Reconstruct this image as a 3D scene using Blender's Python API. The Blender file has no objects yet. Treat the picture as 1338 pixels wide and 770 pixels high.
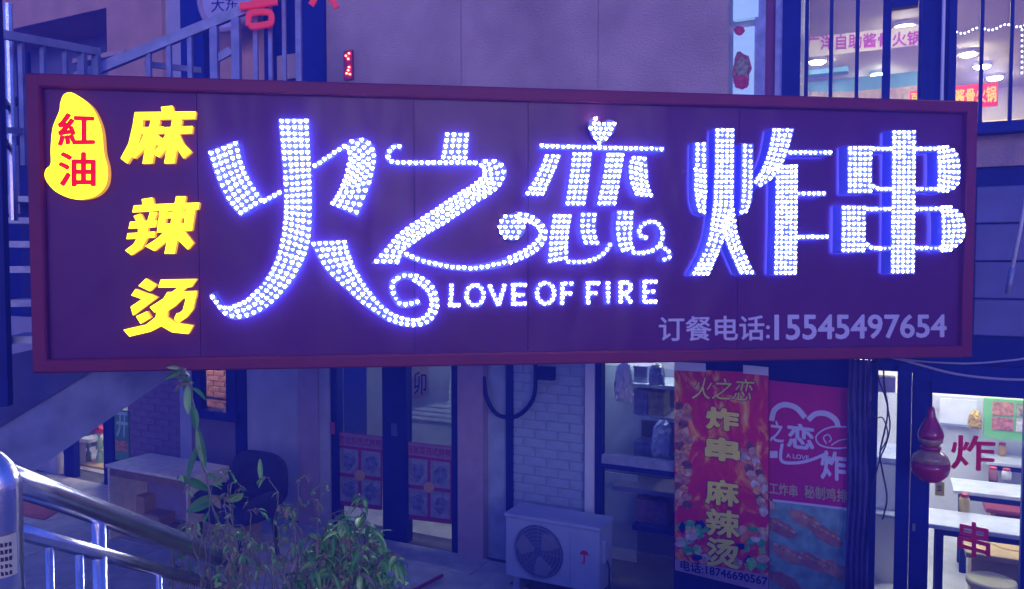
import bpy, bmesh, math, random
from mathutils import Vector
random.seed(7)
SC = bpy.context.scene
COL = SC.collection

# ------------------------------------------------------------------ camera
FPX, CX, CY = 1000.0, 669.0, 385.0            # focal length and centre in photo pixels
CAMZ = 2.7
PITCH = math.atan(41 / FPX)
cam_d = bpy.data.cameras.new('camera'); cam = bpy.data.objects.new('camera', cam_d); COL.objects.link(cam)
cam_d.sensor_width = 36; cam_d.lens = 36 * FPX / 1338; cam_d.clip_end = 2000; cam_d.clip_start = .05
cam.location = (0, 0, CAMZ); cam.rotation_euler = (math.pi / 2 - PITCH, 0, 0)
SC.camera = cam

# ------------------------------------------------------------------ night sky, added fill sun, exposure
world = bpy.data.worlds.new('World'); SC.world = world; world.use_nodes = True
wn = world.node_tree.nodes; wl = world.node_tree.links
bg = wn['Background']
sky = wn.new('ShaderNodeTexSky'); sky.sky_type = 'NISHITA'; sky.sun_disc = False
sky.sun_elevation = math.radians(12.0); sky.sun_rotation = math.radians(200)
sky.ozone_density = 6; sky.air_density = 1.0; sky.dust_density = 0.2
tint = wn.new('ShaderNodeMix'); tint.data_type = 'RGBA'; tint.blend_type = 'MULTIPLY'
tint.inputs[0].default_value = 1; tint.inputs[7].default_value = (.80, .52, 1.10, 1)
wl.new(sky.outputs[0], tint.inputs[6]); wl.new(tint.outputs[2], bg.inputs[0])
bg.inputs[1].default_value = 0.15
sun_d = bpy.data.lights.new('fill_sun', 'SUN'); sun = bpy.data.objects.new('fill_sun', sun_d); COL.objects.link(sun)  # soft low lamp added to lighten the facade and sunken floor
sun_d.energy = 0.36; sun_d.angle = math.radians(20); sun_d.color = (1, .86, .86)
sun.rotation_euler = (math.radians(78), 0, math.radians(12))
SC.view_settings.view_transform = 'Standard'; SC.view_settings.look = 'None'
SC.view_settings.exposure = 1.3; SC.view_settings.gamma = 1
SC.cycles.use_denoising = True
SC.cycles.max_bounces = 6; SC.cycles.transparent_max_bounces = 12
SC.cycles.sample_clamp_indirect = 4

# ------------------------------------------------------------------ materials
MATS = {}
def mat(name, col, rough=.6, metal=0, var=.12, scale=6, bump=0, bscale=60, emit=None, es=0, spec=.4, alpha=1, coat=0):
    if name in MATS: return MATS[name]
    m = bpy.data.materials.new(name); m.use_nodes = True
    nt = m.node_tree; b = nt.nodes['Principled BSDF']
    b.inputs['Roughness'].default_value = rough; b.inputs['Metallic'].default_value = metal
    b.inputs['Specular IOR Level'].default_value = spec
    b.inputs['Coat Weight'].default_value = coat
    tc = nt.nodes.new('ShaderNodeTexCoord')
    if var > 0:
        n = nt.nodes.new('ShaderNodeTexNoise'); n.inputs['Scale'].default_value = scale; n.inputs['Detail'].default_value = 6
        nt.links.new(tc.outputs['Object'], n.inputs['Vector'])
        r = nt.nodes.new('ShaderNodeMapRange'); r.inputs[1].default_value = .3; r.inputs[2].default_value = .7
        nt.links.new(n.outputs['Fac'], r.inputs[0])
        mx = nt.nodes.new('ShaderNodeMix'); mx.data_type = 'RGBA'
        mx.inputs[6].default_value = tuple(min(1, c * (1 - var)) for c in col) + (1,)
        mx.inputs[7].default_value = tuple(min(1, c * (1 + var)) for c in col) + (1,)
        nt.links.new(r.outputs[0], mx.inputs[0]); nt.links.new(mx.outputs[2], b.inputs['Base Color'])
    else:
        b.inputs['Base Color'].default_value = tuple(col) + (1,)
    if bump > 0:
        n2 = nt.nodes.new('ShaderNodeTexNoise'); n2.inputs['Scale'].default_value = bscale; n2.inputs['Detail'].default_value = 4
        nt.links.new(tc.outputs['Object'], n2.inputs['Vector'])
        bp = nt.nodes.new('ShaderNodeBump'); bp.inputs['Strength'].default_value = bump; bp.inputs['Distance'].default_value = .02
        nt.links.new(n2.outputs['Fac'], bp.inputs['Height']); nt.links.new(bp.outputs[0], b.inputs['Normal'])
    if emit:
        b.inputs['Emission Color'].default_value = tuple(emit) + (1,); b.inputs['Emission Strength'].default_value = es
    MATS[name] = m
    return m
def glass(name, tintc=(.8, .85, .95)):
    if name in MATS: return MATS[name]
    m = bpy.data.materials.new(name); m.use_nodes = True; nt = m.node_tree
    for n in list(nt.nodes):
        if n.type != 'OUTPUT_MATERIAL': nt.nodes.remove(n)
    out = [n for n in nt.nodes if n.type == 'OUTPUT_MATERIAL'][0]
    t = nt.nodes.new('ShaderNodeBsdfTransparent'); t.inputs[0].default_value = tintc + (1,)
    g = nt.nodes.new('ShaderNodeBsdfGlossy'); g.inputs['Roughness'].default_value = .05
    lw = nt.nodes.new('ShaderNodeLayerWeight'); pw_ = nt.nodes.new('ShaderNodeMath'); pw_.operation = 'POWER'; pw_.inputs[1].default_value = 5
    f = nt.nodes.new('ShaderNodeMath'); f.operation = 'MULTIPLY_ADD'; f.inputs[1].default_value = .6; f.inputs[2].default_value = .035
    nt.links.new(lw.outputs['Facing'], pw_.inputs[0]); nt.links.new(pw_.outputs[0], f.inputs[0])
    mx = nt.nodes.new('ShaderNodeMixShader')
    nt.links.new(f.outputs[0], mx.inputs[0]); nt.links.new(t.outputs[0], mx.inputs[1]); nt.links.new(g.outputs[0], mx.inputs[2])
    nt.links.new(mx.outputs[0], out.inputs[0])
    MATS[name] = m
    return m
NAVY = mat('navy_veil', (.006, .022, .19), .55, spec=.2, var=.15, scale=9)  # blue of the lens veil put into the dark frame colour
NAVY2 = mat('navy_dark', (.007, .019, .16), .6, spec=.2, var=.2, scale=5)  # the same veil blue put into other dark parts
PLASTER = mat('plaster', (.60, .33, .24), .85, var=.2, scale=2.2, bump=.6, bscale=70)
PLASTER_G = mat('plaster_grey', (.52, .36, .32), .85, var=.3, scale=1.3, bump=.7, bscale=60)
PLASTER_P = mat('plaster_pale', (.45, .42, .48), .8, var=.1, scale=4, bump=.2)
MAUVE = mat('pilaster_mauve', (.42, .30, .38), .75, var=.1, scale=8, bump=.15)
BRICK_W = mat('brick_white', (.36, .45, .58), .8, var=.18, scale=7, bump=.3)
BRICK_P = mat('brick_mauve', (.26, .17, .27), .8, var=.2, scale=9, bump=.3)
BRICK_R = mat('brick_red', (.50, .21, .10), .8, var=.25, scale=14, bump=.3)
MORTAR = mat('mortar', (.55, .46, .40), .9, var=.1, bump=.3)
MORTAR_D = mat('mortar_dark', (.20, .15, .24), .9, var=.1, bump=.3)
CONC = mat('concrete', (.24, .25, .32), .85, var=.3, scale=4, bump=.4, bscale=25)
PAVER = mat('paver', (.52, .50, .46), .75, var=.22, scale=5, bump=.35, bscale=45)
JOINT = mat('paver_joint', (.10, .10, .11), .9, var=.2)
STEEL = mat('stainless', (.75, .75, .80), .2, 1, var=.12, scale=14, bump=.06, bscale=160)
GALV = mat('galvanised', (.34, .37, .48), .45, .35, var=.2, scale=14, bump=.1)
WHITE = mat('white_paint', (.72, .72, .74), .5, var=.06)
AC_W = mat('appliance_white', (.42, .48, .62), .45, var=.08, scale=7)
BLACK = mat('black_plastic', (.03, .03, .06), .5, var=.2)
CABLE = mat('cable_black', (.02, .02, .05), .5, var=0)
CABLE_G = mat('cable_grey', (.35, .33, .42), .5, var=0)
GLASS = glass('window_glass')
WOOD_T = mat('wood_top', (.85, .76, .60), .45, var=.15, scale=12)
WOOD_B = mat('wood_brown', (.30, .18, .13), .55, var=.25, scale=15)
WOOD_Y = mat('wood_yellow', (.55, .38, .16), .5, var=.15, scale=10)

# ------------------------------------------------------------------ geometry helpers
class Frame:
    """a vertical plane's own axes: x along it, y away from the viewer, z up"""
    def __init__(s, origin, rz):
        s.o = Vector(origin); s.rz = rz
        s.ex = Vector((math.cos(rz), math.sin(rz), 0)); s.ey = Vector((-math.sin(rz), math.cos(rz), 0))
    def world(s, p): return s.o + s.ex * p[0] + s.ey * p[1] + Vector((0, 0, p[2]))
    def local(s, w):
        d = Vector(w) - s.o
        return Vector((d.dot(s.ex), d.dot(s.ey), d.z))
    def hit(s, px, py, off=0):
        """(x, z) where the sight line through a photo pixel meets the plane y = -off"""
        d = ray(px, py); o = Vector((0, 0, CAMZ)); p0 = s.o - s.ey * off
        t = (p0 - o).dot(s.ey) / d.dot(s.ey)
        q = s.local(o + d * t)
        return q.x, q.z
def ray(px, py):
    r, u = (px - CX) / FPX, (CY - py) / FPX
    return Vector((r, math.cos(PITCH) + u * math.sin(PITCH), -math.sin(PITCH) + u * math.cos(PITCH)))
def at(px, py, Y):
    d = ray(px, py)
    return Vector((0, 0, CAMZ)) + d * (Y / d.y)
def at_z(px, py, z):
    d = ray(px, py)
    return Vector((0, 0, CAMZ)) + d * ((z - CAMZ) / d.z)

class MB:
    def __init__(s): s.v = []; s.f = []; s.m = []
    def add(s, vs, fs, mi=0):
        n = len(s.v); s.v += [tuple(v) for v in vs]; s.f += [tuple(i + n for i in f) for f in fs]; s.m += [mi] * len(fs)
        return s
    def box(s, x0, x1, y0, y1, z0, z1, mi=0, bev=0):
        if x0 > x1: x0, x1 = x1, x0
        if y0 > y1: y0, y1 = y1, y0
        if z0 > z1: z0, z1 = z1, z0
        b = min(bev, (x1 - x0) * .3, (z1 - z0) * .3)
        if b <= 0:
            vs = [(x, y, z) for x in (x0, x1) for y in (y0, y1) for z in (z0, z1)]
            return s.add(vs, [(0, 1, 3, 2), (4, 6, 7, 5), (0, 4, 5, 1), (2, 3, 7, 6), (0, 2, 6, 4), (1, 5, 7, 3)], mi)
        ins = [(x0 + b, y0, z0 + b), (x1 - b, y0, z0 + b), (x1 - b, y0, z1 - b), (x0 + b, y0, z1 - b)]
        mid = [(x0, y0 + b, z0), (x1, y0 + b, z0), (x1, y0 + b, z1), (x0, y0 + b, z1)]
        bk = [(x0, y1, z0), (x1, y1, z0), (x1, y1, z1), (x0, y1, z1)]
        fs = [(0, 1, 2, 3), (11, 10, 9, 8)]
        for a in (0, 4):
            for i in range(4):
                j = (i + 1) % 4; fs.append((a + i, a + 4 + i, a + 4 + j, a + j))
        return s.add(ins + mid + bk, fs, mi)
    def tube(s, pts, r, n=10, mi=0, cap=True):
        pts = [Vector(p) for p in pts]; rs = r if isinstance(r, (list, tuple)) else [r] * len(pts)
        rings = []; up = None
        for i, p in enumerate(pts):
            t = (pts[min(i + 1, len(pts) - 1)] - pts[max(i - 1, 0)]).normalized()
            if up is None:
                up = Vector((0, 0, 1)) if abs(t.z) < .9 else Vector((0, 1, 0))
            a = t.cross(up).normalized(); b = a.cross(t).normalized(); up = b
            rings.append([p + (a * math.cos(2 * math.pi * k / n) + b * math.sin(2 * math.pi * k / n)) * rs[i] for k in range(n)])
        vs = [v for rg in rings for v in rg]; fs = []
        for i in range(len(pts) - 1):
            for k in range(n):
                k2 = (k + 1) % n; fs.append((i * n + k, i * n + k2, (i + 1) * n + k2, (i + 1) * n + k))
        if cap: fs += [tuple(range(n - 1, -1, -1)), tuple((len(pts) - 1) * n + k for k in range(n))]
        return s.add(vs, fs, mi)
    def lathe(s, prof, c=(0, 0, 0), n=24, mi=0):
        vs = []; fs = []
        for r, z in prof:
            vs += [(c[0] + r * math.cos(2 * math.pi * k / n), c[1] + r * math.sin(2 * math.pi * k / n), c[2] + z) for k in range(n)]
        for i in range(len(prof) - 1):
            for k in range(n):
                k2 = (k + 1) % n; fs.append((i * n + k, i * n + k2, (i + 1) * n + k2, (i + 1) * n + k))
        fs += [tuple(range(n - 1, -1, -1)), tuple((len(prof) - 1) * n + k for k in range(n))]
        return s.add(vs, fs, mi)
    def prism(s, pts, off, th, mi=0, ms=None):
        """outline pts (x, z) with its front at y = -off and thickness th behind it"""
        n = len(pts); ar = sum(pts[i][0] * pts[(i + 1) % n][1] - pts[(i + 1) % n][0] * pts[i][1] for i in range(n))
        if ar < 0: pts = pts[::-1]
        vs = [(x, -off, z) for x, z in pts] + [(x, -off + th, z) for x, z in pts]
        s.add(vs, [tuple(range(n)), tuple(range(2 * n - 1, n - 1, -1))], mi)
        k = len(s.v) - 2 * n
        for i in range(n):
            j = (i + 1) % n; s.f.append((k + i, k + n + i, k + n + j, k + j)); s.m.append(mi if ms is None else ms)
        return s
    def shift(s, d):
        s.v = [(v[0] + d[0], v[1] + d[1], v[2] + d[2]) for v in s.v]; return s
    def mesh(s, name, mats, smooth=False):
        me = bpy.data.meshes.new(name); me.from_pydata(s.v, [], s.f)
        for m in (mats if isinstance(mats, (list, tuple)) else [mats]): me.materials.append(m)
        me.polygons.foreach_set('material_index', s.m)
        if smooth: me.polygons.foreach_set('use_smooth', [True] * len(me.polygons))
        me.update(); return me
def link(name, data, parent=None, loc=(0, 0, 0), rz=0):
    o = bpy.data.objects.new(name, data); COL.objects.link(o); o.location = loc; o.rotation_euler = (0, 0, rz); o.parent = parent
    return o
def tag(o, label=None, cat=None, group=None, kind=None):
    if label: o['label'] = label
    if cat: o['category'] = cat
    if group: o['group'] = group
    if kind: o['kind'] = kind
    return o
class Thing:
    """an Empty at a thing's base; parts are given in the frame's coordinates"""
    def __init__(s, name, fr, base, label=None, cat=None, group=None, kind=None):
        s.fr = fr; s.base = Vector(base); s.e = link(name, None, None, fr.world(base), fr.rz); s.e.empty_display_size = .2
        tag(s.e, label, cat, group, kind)
    def part(s, name, mb, m, parent=None, smooth=False, kind=None, label=None):
        mb.shift(-s.base); o = link(name, mb.mesh(name, m, smooth), parent or s.e)
        return tag(o, label, None, None, kind)
    def mesh(s, name, me, parent=None, kind=None):
        return tag(link(name, me, parent or s.e), None, None, None, kind)
WORLD = Frame((0, 0, 0), 0)
def solo(name, mb, m, label, cat, fr=WORLD, base=(0, 0, 0), smooth=False, group=None, kind=None):
    mb.shift(-Vector(base)); o = link(name, mb.mesh(name, m, smooth), None, fr.world(base), fr.rz)
    return tag(o, label, cat, group, kind)

def text_mb(body, quad, off, th, bold=0.0, mi=0, shear=0):
    """lettering fitted into quad = (TL, TR, BR, BL) of (x, z); front face at y = -off; bold thickens the strokes"""
    cu = bpy.data.curves.new('lettering', 'FONT'); cu.body = body; cu.resolution_u = 3; cu.extrude = .5; cu.shear = shear
    o = bpy.data.objects.new('lettering', cu); COL.objects.link(o)
    dg = bpy.context.evaluated_depsgraph_get(); me = bpy.data.meshes.new_from_object(o.evaluated_get(dg))
    vs = [v.co.copy() for v in me.vertices]; fs = [tuple(p.vertices) for p in me.polygons]
    bpy.data.objects.remove(o); bpy.data.curves.remove(cu); bpy.data.meshes.remove(me)
    x0, x1 = min(v.x for v in vs) - bold, max(v.x for v in vs) + bold; y0, y1 = min(v.y for v in vs) - bold, max(v.y for v in vs) + bold
    z0, z1 = min(v.z for v in vs), max(v.z for v in vs)
    TL, TR, BR, BL = [Vector((q[0], q[1], 0)) for q in quad]; out = MB()
    moves = [(0, 0)] if bold <= 0 else [(0, 0)] + [(bold * math.cos(k * math.pi / 4), bold * math.sin(k * math.pi / 4)) for k in range(8)]
    for n, (mx, my) in enumerate(moves):
        pts = []
        for v in vs:
            a, b, c = (v.x + mx - x0) / (x1 - x0), (v.y + my - y0) / (y1 - y0), (v.z - z0) / (z1 - z0)
            p = (BL * (1 - a) + BR * a) * (1 - b) + (TL * (1 - a) + TR * a) * b
            pts.append((p.x, -off + n * .00012 + th * (1 - c), p.y))
        out.add(pts, fs, mi)
    return out
def catmull(pts, n):
    P = [pts[0]] + list(pts) + [pts[-1]]; out = []
    for k in range(n):
        t = k / (n - 1) * (len(pts) - 1); i = min(int(t), len(pts) - 2); u = t - i
        a, b, c, d = P[i], P[i + 1], P[i + 2], P[i + 3]
        out.append(tuple(.5 * (2 * b[j] + (c[j] - a[j]) * u + (2 * a[j] - 5 * b[j] + 4 * c[j] - d[j]) * u * u + (3 * b[j] - a[j] - 3 * c[j] + d[j]) * u ** 3) for j in range(2)))
    return out

# facade of the shops (its right end is nearer) and the sign in front of it
FAC = Frame((0, 6.8, 0), -math.atan(.5))
SL = at(43, 344, 3.85); SR = at(1268, 344, 4.52)
SIGN = Frame((SL.x, SL.y, 0), math.atan2(SR.y - SL.y, SR.x - SL.x))
SLEN = math.hypot(SR.x - SL.x, SR.y - SL.y)

# ------------------------------------------------------------------ ground
g = MB().add([(-30, -14, 0), (30, -14, 0), (30, 32, 0), (-30, 32, 0)], [(0, 1, 2, 3)])
ground = link('ground', g.mesh('ground', JOINT)); tag(ground, kind='structure')
pm = MB().box(-.19, .19, -.19, .19, -.03, .012, bev=0).mesh('paver', PAVER)
pw, na, nb = .385, 0, 0
for i in range(-22, 2):
    for j in range(-9, 13):
        p = FAC.world((i * pw + (.19 if j % 2 else 0), -.25 - j * pw, 0)) if j >= 0 else None
        if p is None: continue
        d = p - Vector((0, 0, CAMZ)); px = CX + d.x / d.y * FPX; py = 344 - d.z / d.y * FPX
        if p.y < 3.6 or not (-60 < px < 700 and py < 860): continue
        o = link('paver', pm, ground, p + Vector((0, 0, random.uniform(-.004, .004))), FAC.rz + random.uniform(-.01, .01))
        na += 1
up = MB().box(-.75, 14, -12, 3.15, .001, 1.1).box(-14, -.752, -12, 1.1, .001, 1.1)
tag(link('upper_pavement', up.mesh('upper_pavement', CONC)), kind='structure')
st = Thing('entrance_steps', WORLD, (-1.6, 1.1, 0), kind='structure')
for k in range(6):
    st.part('step', MB().box(-2.4, -.754, 1.102 + k * .28, 1.10 + (k + 1) * .28, .002, 1.1 - (k + 1) * .157), CONC)

# ------------------------------------------------------------------ building shell
B = Thing('shop_building', FAC, (0, 0, 0), 'two storey shop building with dark door frames and pale plaster walls behind the lit sign', 'building')
def fx(px, py=620, off=0): return FAC.hit(px, py, off)[0]
def fz(px, py, off=0): return FAC.hit(px, py, off)[1]
def fbox(px0, px1, py0, py1, off, th, mb=None, mi=0, bev=0, z0=None, z1=None):
    """box on the facade whose front stands off metres proud of the wall face"""
    mb = mb or MB(); pm_ = (px0 + px1) / 2; pym = (py0 + py1) / 2
    return mb.box(fx(px0, pym, off), fx(px1, pym, off), -off, -off + th, fz(pm_, py1, off) if z0 is None else z0, fz(pm_, py0, off) if z1 is None else z1, mi, bev)
def fpart(name, px0, px1, py0, py1, off, th, m, parent=None, bev=0, z0=None, z1=None, thing=None):
    return (thing or B).part(name, fbox(px0, px1, py0, py1, off, th, None, 0, bev, z0, z1), m, parent)
ZT = 2.0                                          # underside of the band behind the sign
XL, XR = fx(-900, 600), fx(1500, 600)
# band between the storeys, tiled at its right end
B.part('wall', MB().box(XL, XR, 0, .25, 3.35, 3.56), PLASTER_G)
band = B.part('wall', MB().box(XL, XR, .03, .25, ZT, 3.348), NAVY2)
tm = MB().box(-.148, .148, -.012, .03, -.123, .123, bev=.006)
TILE = mat('wall_tile', (.11, .13, .30), .35, var=.25, scale=3)
tme = tm.mesh('tile', TILE)
for i in range(9):
    for j in range(4):
        o = link('tile', tme, band, (fx(1240, 300) + i * .305, .012, 2.33 + j * .255), 0)
# lower storey
def wall(px0, px1, m, off=0, th=.22, z0=0, z1=ZT - .002):
    return B.part('wall', MB().box(fx(px0, 600, off), fx(px1, 600, off), -off, -off + th, z0, z1), m)
def brick_wall(px0, px1, z0, z1, m, mm, off=0, bw=.2, bh=.062, joint=.01, th=.2):
    w = wall(px0, px1, mm, off - .008, th, z0, z1)
    x0, x1 = fx(px0, 600, off), fx(px1, 600, off); r = 0; z = z0 + joint; cache = {}
    while z + bh < z1:
        x = x0 - (bw / 2 if r % 2 else 0)
        while x < x1 - .02:
            a, b = max(x, x0 + .003), min(x + bw - joint, x1 - .003)
            if b - a > .03:
                key = round(b - a, 3)
                if key not in cache: cache[key] = MB().box(-(b - a) / 2, (b - a) / 2, -.0, .03, 0, bh, bev=.004).mesh('brick', m)
                link('brick', cache[key], w, ((a + b) / 2 + random.uniform(-.002, .002), -off - random.uniform(0, .006), z + random.uniform(-.0015, .0015)))
            x += bw
        z += bh + joint; r += 1
    return w
wall(-900, 60, PLASTER_P)
brick_wall(168, 236, 0, ZT - .002, BRICK_P, MORTAR_D, 0, .24, .07)
wall(236, 251, PLASTER_P, .05)
wall(308, 322, NAVY2, .02); wall(322, 390, PLASTER_P); wall(390, 416, MAUVE, .07); wall(416, 431, PLASTER_P, .05)
wall(598, 631, MAUVE, .08); wall(631, 661, BRICK_W, -.02); wall(661, 670, NAVY2, .02)
brick_wall(670, 764, 0, ZT - .002, BRICK_W, mat('mortar_pale', (.30, .37, .48), .9), 0, .22, .072)
wall(764, 776, WHITE, .04)
wall(882, 1108, NAVY2, -.02)
# window left: frame and sill, brick of a lit room behind
fr1 = B.part('window_frame', fbox(251, 262, 470, 545, .03, .08, None, 0, 0, .98, ZT - .002), NAVY2)
B.part('window_frame', fbox(295, 308, 470, 545, .03, .08, None, 0, 0, .98, ZT - .002), NAVY2)
B.part('window_sill', fbox(251, 308, 538, 549, .07, .2), NAVY)
B.part('window_mullion', fbox(262, 295, 520, 522, .0, .02), BLACK)
B.part('window_pane', fbox(262, 295, 470, 540, -.03, .006), GLASS)
wall(251, 308, MORTAR_D, -.005, .2, 0, 1.0)
# lit back room behind that window
rm = Thing('back_room', FAC, (fx(280), 1.2, 0), kind='structure')
rx0, rx1 = fx(258, 510, -1.0), fx(330, 510, -1.0)
rm.part('wall', MB().box(rx0 - .1, rx1 + .8, 1.012, 1.1, .6, 2.4), MORTAR)
rw = rm.e.children[0]; r = 0; z = .62
bme = MB().box(-.092, .092, 0, .03, 0, .058, bev=.004).mesh('brick', BRICK_R)
while z < 2.1:
    x = rx0 - (.1 if r % 2 else 0)
    while x < rx0 + .62:
        link('brick', bme, rw, Vector((x + .1, 1.0, z)) - rm.base); x += .196
    z += .07; r += 1
rm.part('ceiling', MB().box(rx0 - .6, rx1 + .8, .3, 1.1, 2.402, 2.45), WHITE)
lp = solo('wall_lamp', MB().box(rx0 - .25, rx0 + .5, .42, .5, 2.33, 2.40), mat('lamp_warm', (1, .9, .8), emit=(1, .78, .55), es=70, var=0), 'warm lamp under the ceiling of the brick back room', 'lamp', FAC, (rx0, .45, 2.33))
# left door pair with posters, dim interior
DGL = mat('dim_tile', (.40, .46, .52), .5, var=.1)
for a, b in ((431, 441), (500, 531)): fpart('door_post', a, b, 480, 770, .03, .1, NAVY2, z0=0, z1=ZT - .002)
fpart('door_post', 590, 598, 480, 770, .02, .08, NAVY2, z0=0, z1=ZT - .002)
fpart('door_pane', 441, 500, 480, 770, -.03, .006, GLASS, z0=.05, z1=ZT - .002)
fpart('door_pane', 531, 590, 480, 770, -.03, .006, GLASS, z0=.05, z1=ZT - .002)
fpart('door_lock', 511, 519, 553, 570, .04, .02, STEEL)
fpart('notice', 428.5, 437, 552, 567, .045, .004, mat('notice_red', (.45, .08, .14), .6))
hall = Thing('hallway', FAC, (fx(520), .9, 0), kind='structure')
hall.part('wall', MB().box(fx(380), fx(660), 1.3, 1.4, 0, 2.5), DGL)
for k in range(26):
    hall.part('blind_slat', MB().box(fx(425), fx(512), 1.27, 1.285, .9 + k * .055, .9 + k * .055 + .04), mat('blind', (.50, .55, .60), .6))
hall.part('floor', MB().box(fx(380), fx(660), .23, 1.298, .001, .012), PAVER)
t = Thing('hall_fill_lamp', FAC, (fx(520), .55, 2.2), 'unseen tube lamp added behind the glass doors', 'lamp')  # lamp added to light the paper behind the doors
t.part('housing', MB().box(fx(450), fx(590), .5, .58, 2.30, 2.34), WHITE); t.part('tube', MB().tube([(fx(455), .54, 2.28), (fx(585), .54, 2.28)], .015, 8), mat('fill_hall', (1, 1, 1), emit=(.9, 1, 1), es=32, var=0))
# glass showcase with shelves
for a, b in ((776, 785),): fpart('window_frame', a, b, 480, 770, .02, .1, NAVY2, z0=0, z1=ZT - .002)
fpart('window_rail', 786, 881, 600, 611, .05, .1, GALV); fpart('window_rail', 786, 881, 611.5, 618, .02, .08, NAVY)
fpart('window_pane', 785, 881, 480, 600, -.02, .006, GLASS); fpart('window_pane', 785, 881, 619, 770, -.02, .006, GLASS, z0=.3)
fpart('white_panel', 787, 838, 470, 600, -.5, .02, mat('panel_pale', (.62, .66, .66), .5)); fpart('white_panel', 787, 832, 619, 780, -.5, .02, MATS['panel_pale'])
shop = Thing('store_cupboard', FAC, (fx(840), .5, 0), 'store cupboard with grey shelves behind the glass beside the long banner', 'cupboard')
shop.part('back_panel', MB().box(fx(780), fx(960), .75, .8, 0, 2.2), mat('cupboard_back', (.30, .28, .36), .7))
shop.part('side_panel', MB().box(fx(940), fx(945), .1, .748, 0, 2.2), WHITE)
for py in (503, 545): shop.part('shelf', fbox(826, 882, py, py + 5, -.25, .48), MATS['panel_pale'])
shop.part('shelf', fbox(826, 885, 690, 697, -.2, .5), NAVY)
shop.part('shelf', fbox(800, 885, 640, 646, -.3, .42), MATS['cupboard_back'])
t = Thing('showcase_fill_lamp', FAC, (fx(840), .15, 2.1), 'unseen strip lamp added at the top of the showcase', 'lamp')  # lamp added to brighten the shelves and pale panels
t.part('housing', MB().box(fx(790), fx(880), .27, .33, 2.14, 2.17), WHITE); t.part('tube', MB().tube([(fx(792), .3, 2.12), (fx(878), .3, 2.12)], .012, 8), mat('fill_case', (1, 1, 1), emit=(.85, 1, 1), es=40, var=0))
def crumple(name, px0, px1, py0, py1, off, m, label, cat, d=.06, seed=1):
    rnd = random.Random(seed); x0, x1 = fx(px0, (py0 + py1) / 2, off), fx(px1, (py0 + py1) / 2, off); zz0, zz1 = fz(px0, py1, off), fz(px0, py0, off)
    n, vs, fs = 10, [], []
    for i in range(n + 1):
        for j in range(n + 1):
            u, v = i / n, j / n; e = 1 - (2 * u - 1) ** 4 * .5
            vs.append((x0 + (x1 - x0) * (u + (rnd.random() - .5) * .07), -off - d * (math.sin(u * math.pi) * math.sin(v * math.pi)) ** .5 + (rnd.random() - .5) * .035, zz0 + (zz1 - zz0) * (v * e + (rnd.random() - .5) * .05)))
    nn = len(vs); vs += [(a, -off + .02, c) for a, b, c in vs]
    for i in range(n):
        for j in range(n):
            k = i * (n + 1) + j; fs += [(k, k + n + 1, k + n + 2, k + 1), (nn + k, nn + k + 1, nn + k + n + 2, nn + k + n + 1)]
    for k in range(n):
        for a, b in ((k, k + 1), (n * (n + 1) + k + 1, n * (n + 1) + k), ((k + 1) * (n + 1), k * (n + 1)), (k * (n + 1) + n, (k + 1) * (n + 1) + n)): fs.append((a, b, nn + b, nn + a))
    return solo(name, MB().add(vs, fs), m, label, cat, FAC, (x0, -off, zz0))
BAGM = mat('plastic_bag', (.55, .58, .68), .18, var=.15, scale=20, spec=.8)
crumple('plastic_bag', 803, 826, 474, 524, .0, BAGM, 'silvery plastic bag hanging at the top left of the showcase window', 'bag', seed=3)
crumple('plastic_bag', 851, 879, 548, 598, -.16, BAGM, 'puffed silvery plastic bag standing on the lower showcase shelf', 'bag', .09, seed=5)
crumple('plastic_bag', 848, 868, 474, 503, -.2, BAGM, 'small crumpled plastic bag on the top showcase shelf', 'bag', seed=8)
for a, b, c, d_, cc, lb in ((828, 846, 509, 545, (.25, .24, .40), 'dark blue carton on the middle showcase shelf'), (847, 867, 512, 545, (.55, .42, .22), 'yellowish food packet on the middle showcase shelf'),
                            (828, 852, 578, 604, (.30, .22, .30), 'dull brown carton at the bottom of the showcase window'), (828, 846, 478, 503, (.42, .40, .46), 'pale box on the top showcase shelf'),
                            (832, 872, 655, 690, (.40, .16, .22), 'reddish food tray packet behind the lower showcase glass')):
    t = Thing('carton', FAC, (fx(a, (c + d_) / 2, -.3), .3, fz(a, d_, -.3)), lb, 'box', 'goods in the showcase'); m_ = mat('carton_%d' % a, cc, .6, var=.3, scale=18)
    t.part('box_body', fbox(a, b, c + 3, d_, -.3, .2, bev=.006), m_); t.part('lid', fbox(a - .6, b + .6, c, c + 4, -.296, .21, bev=.004), m_)
# right restaurant front
fpart('door_post', 1136, 1145, 480, 770, .05, .12, NAVY2, z0=0, z1=ZT - .002)
fpart('door_post', 1170, 1189, 480, 770, .05, .1, NAVY, z0=0, z1=ZT - .002); fpart('door_post', 1189.5, 1215, 480, 770, .03, .08, NAVY, z0=0, z1=ZT - .002)
fpart('transom', 1145, 1170, 493, 513, .04, .1, GALV); fpart('transom', 1145, 1420, 460, 492, .02, .1, NAVY, z1=ZT - .002)
fpart('door_head', 1215.3, 1420, 493, 520, .03, .08, NAVY)
fpart('door_post', 1336, 1352, 520, 770, .03, .08, NAVY, z0=0)
fpart('window_pane', 1145, 1170, 513, 770, -.02, .006, GLASS, z0=0.05); dp = fpart('door_pane', 1215, 1336, 520, 770, -.02, .006, GLASS, z0=.05)
fpart('door_handle', 1192, 1196, 684, 694, .05, .02, STEEL)
REDV = mat('red_vinyl', (.80, .015, .07), .45, var=.06)
def ftext(body, p0, p1, p2, p3, off, th, bold, m, name='lettering', parent=None, thing=None, label=None):
    q = [FAC.hit(p[0], p[1], off) for p in (p0, p1, p2, p3)]
    return (thing or B).part(name, text_mb(body, q, off, th, bold), m, parent, label=label)
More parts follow.
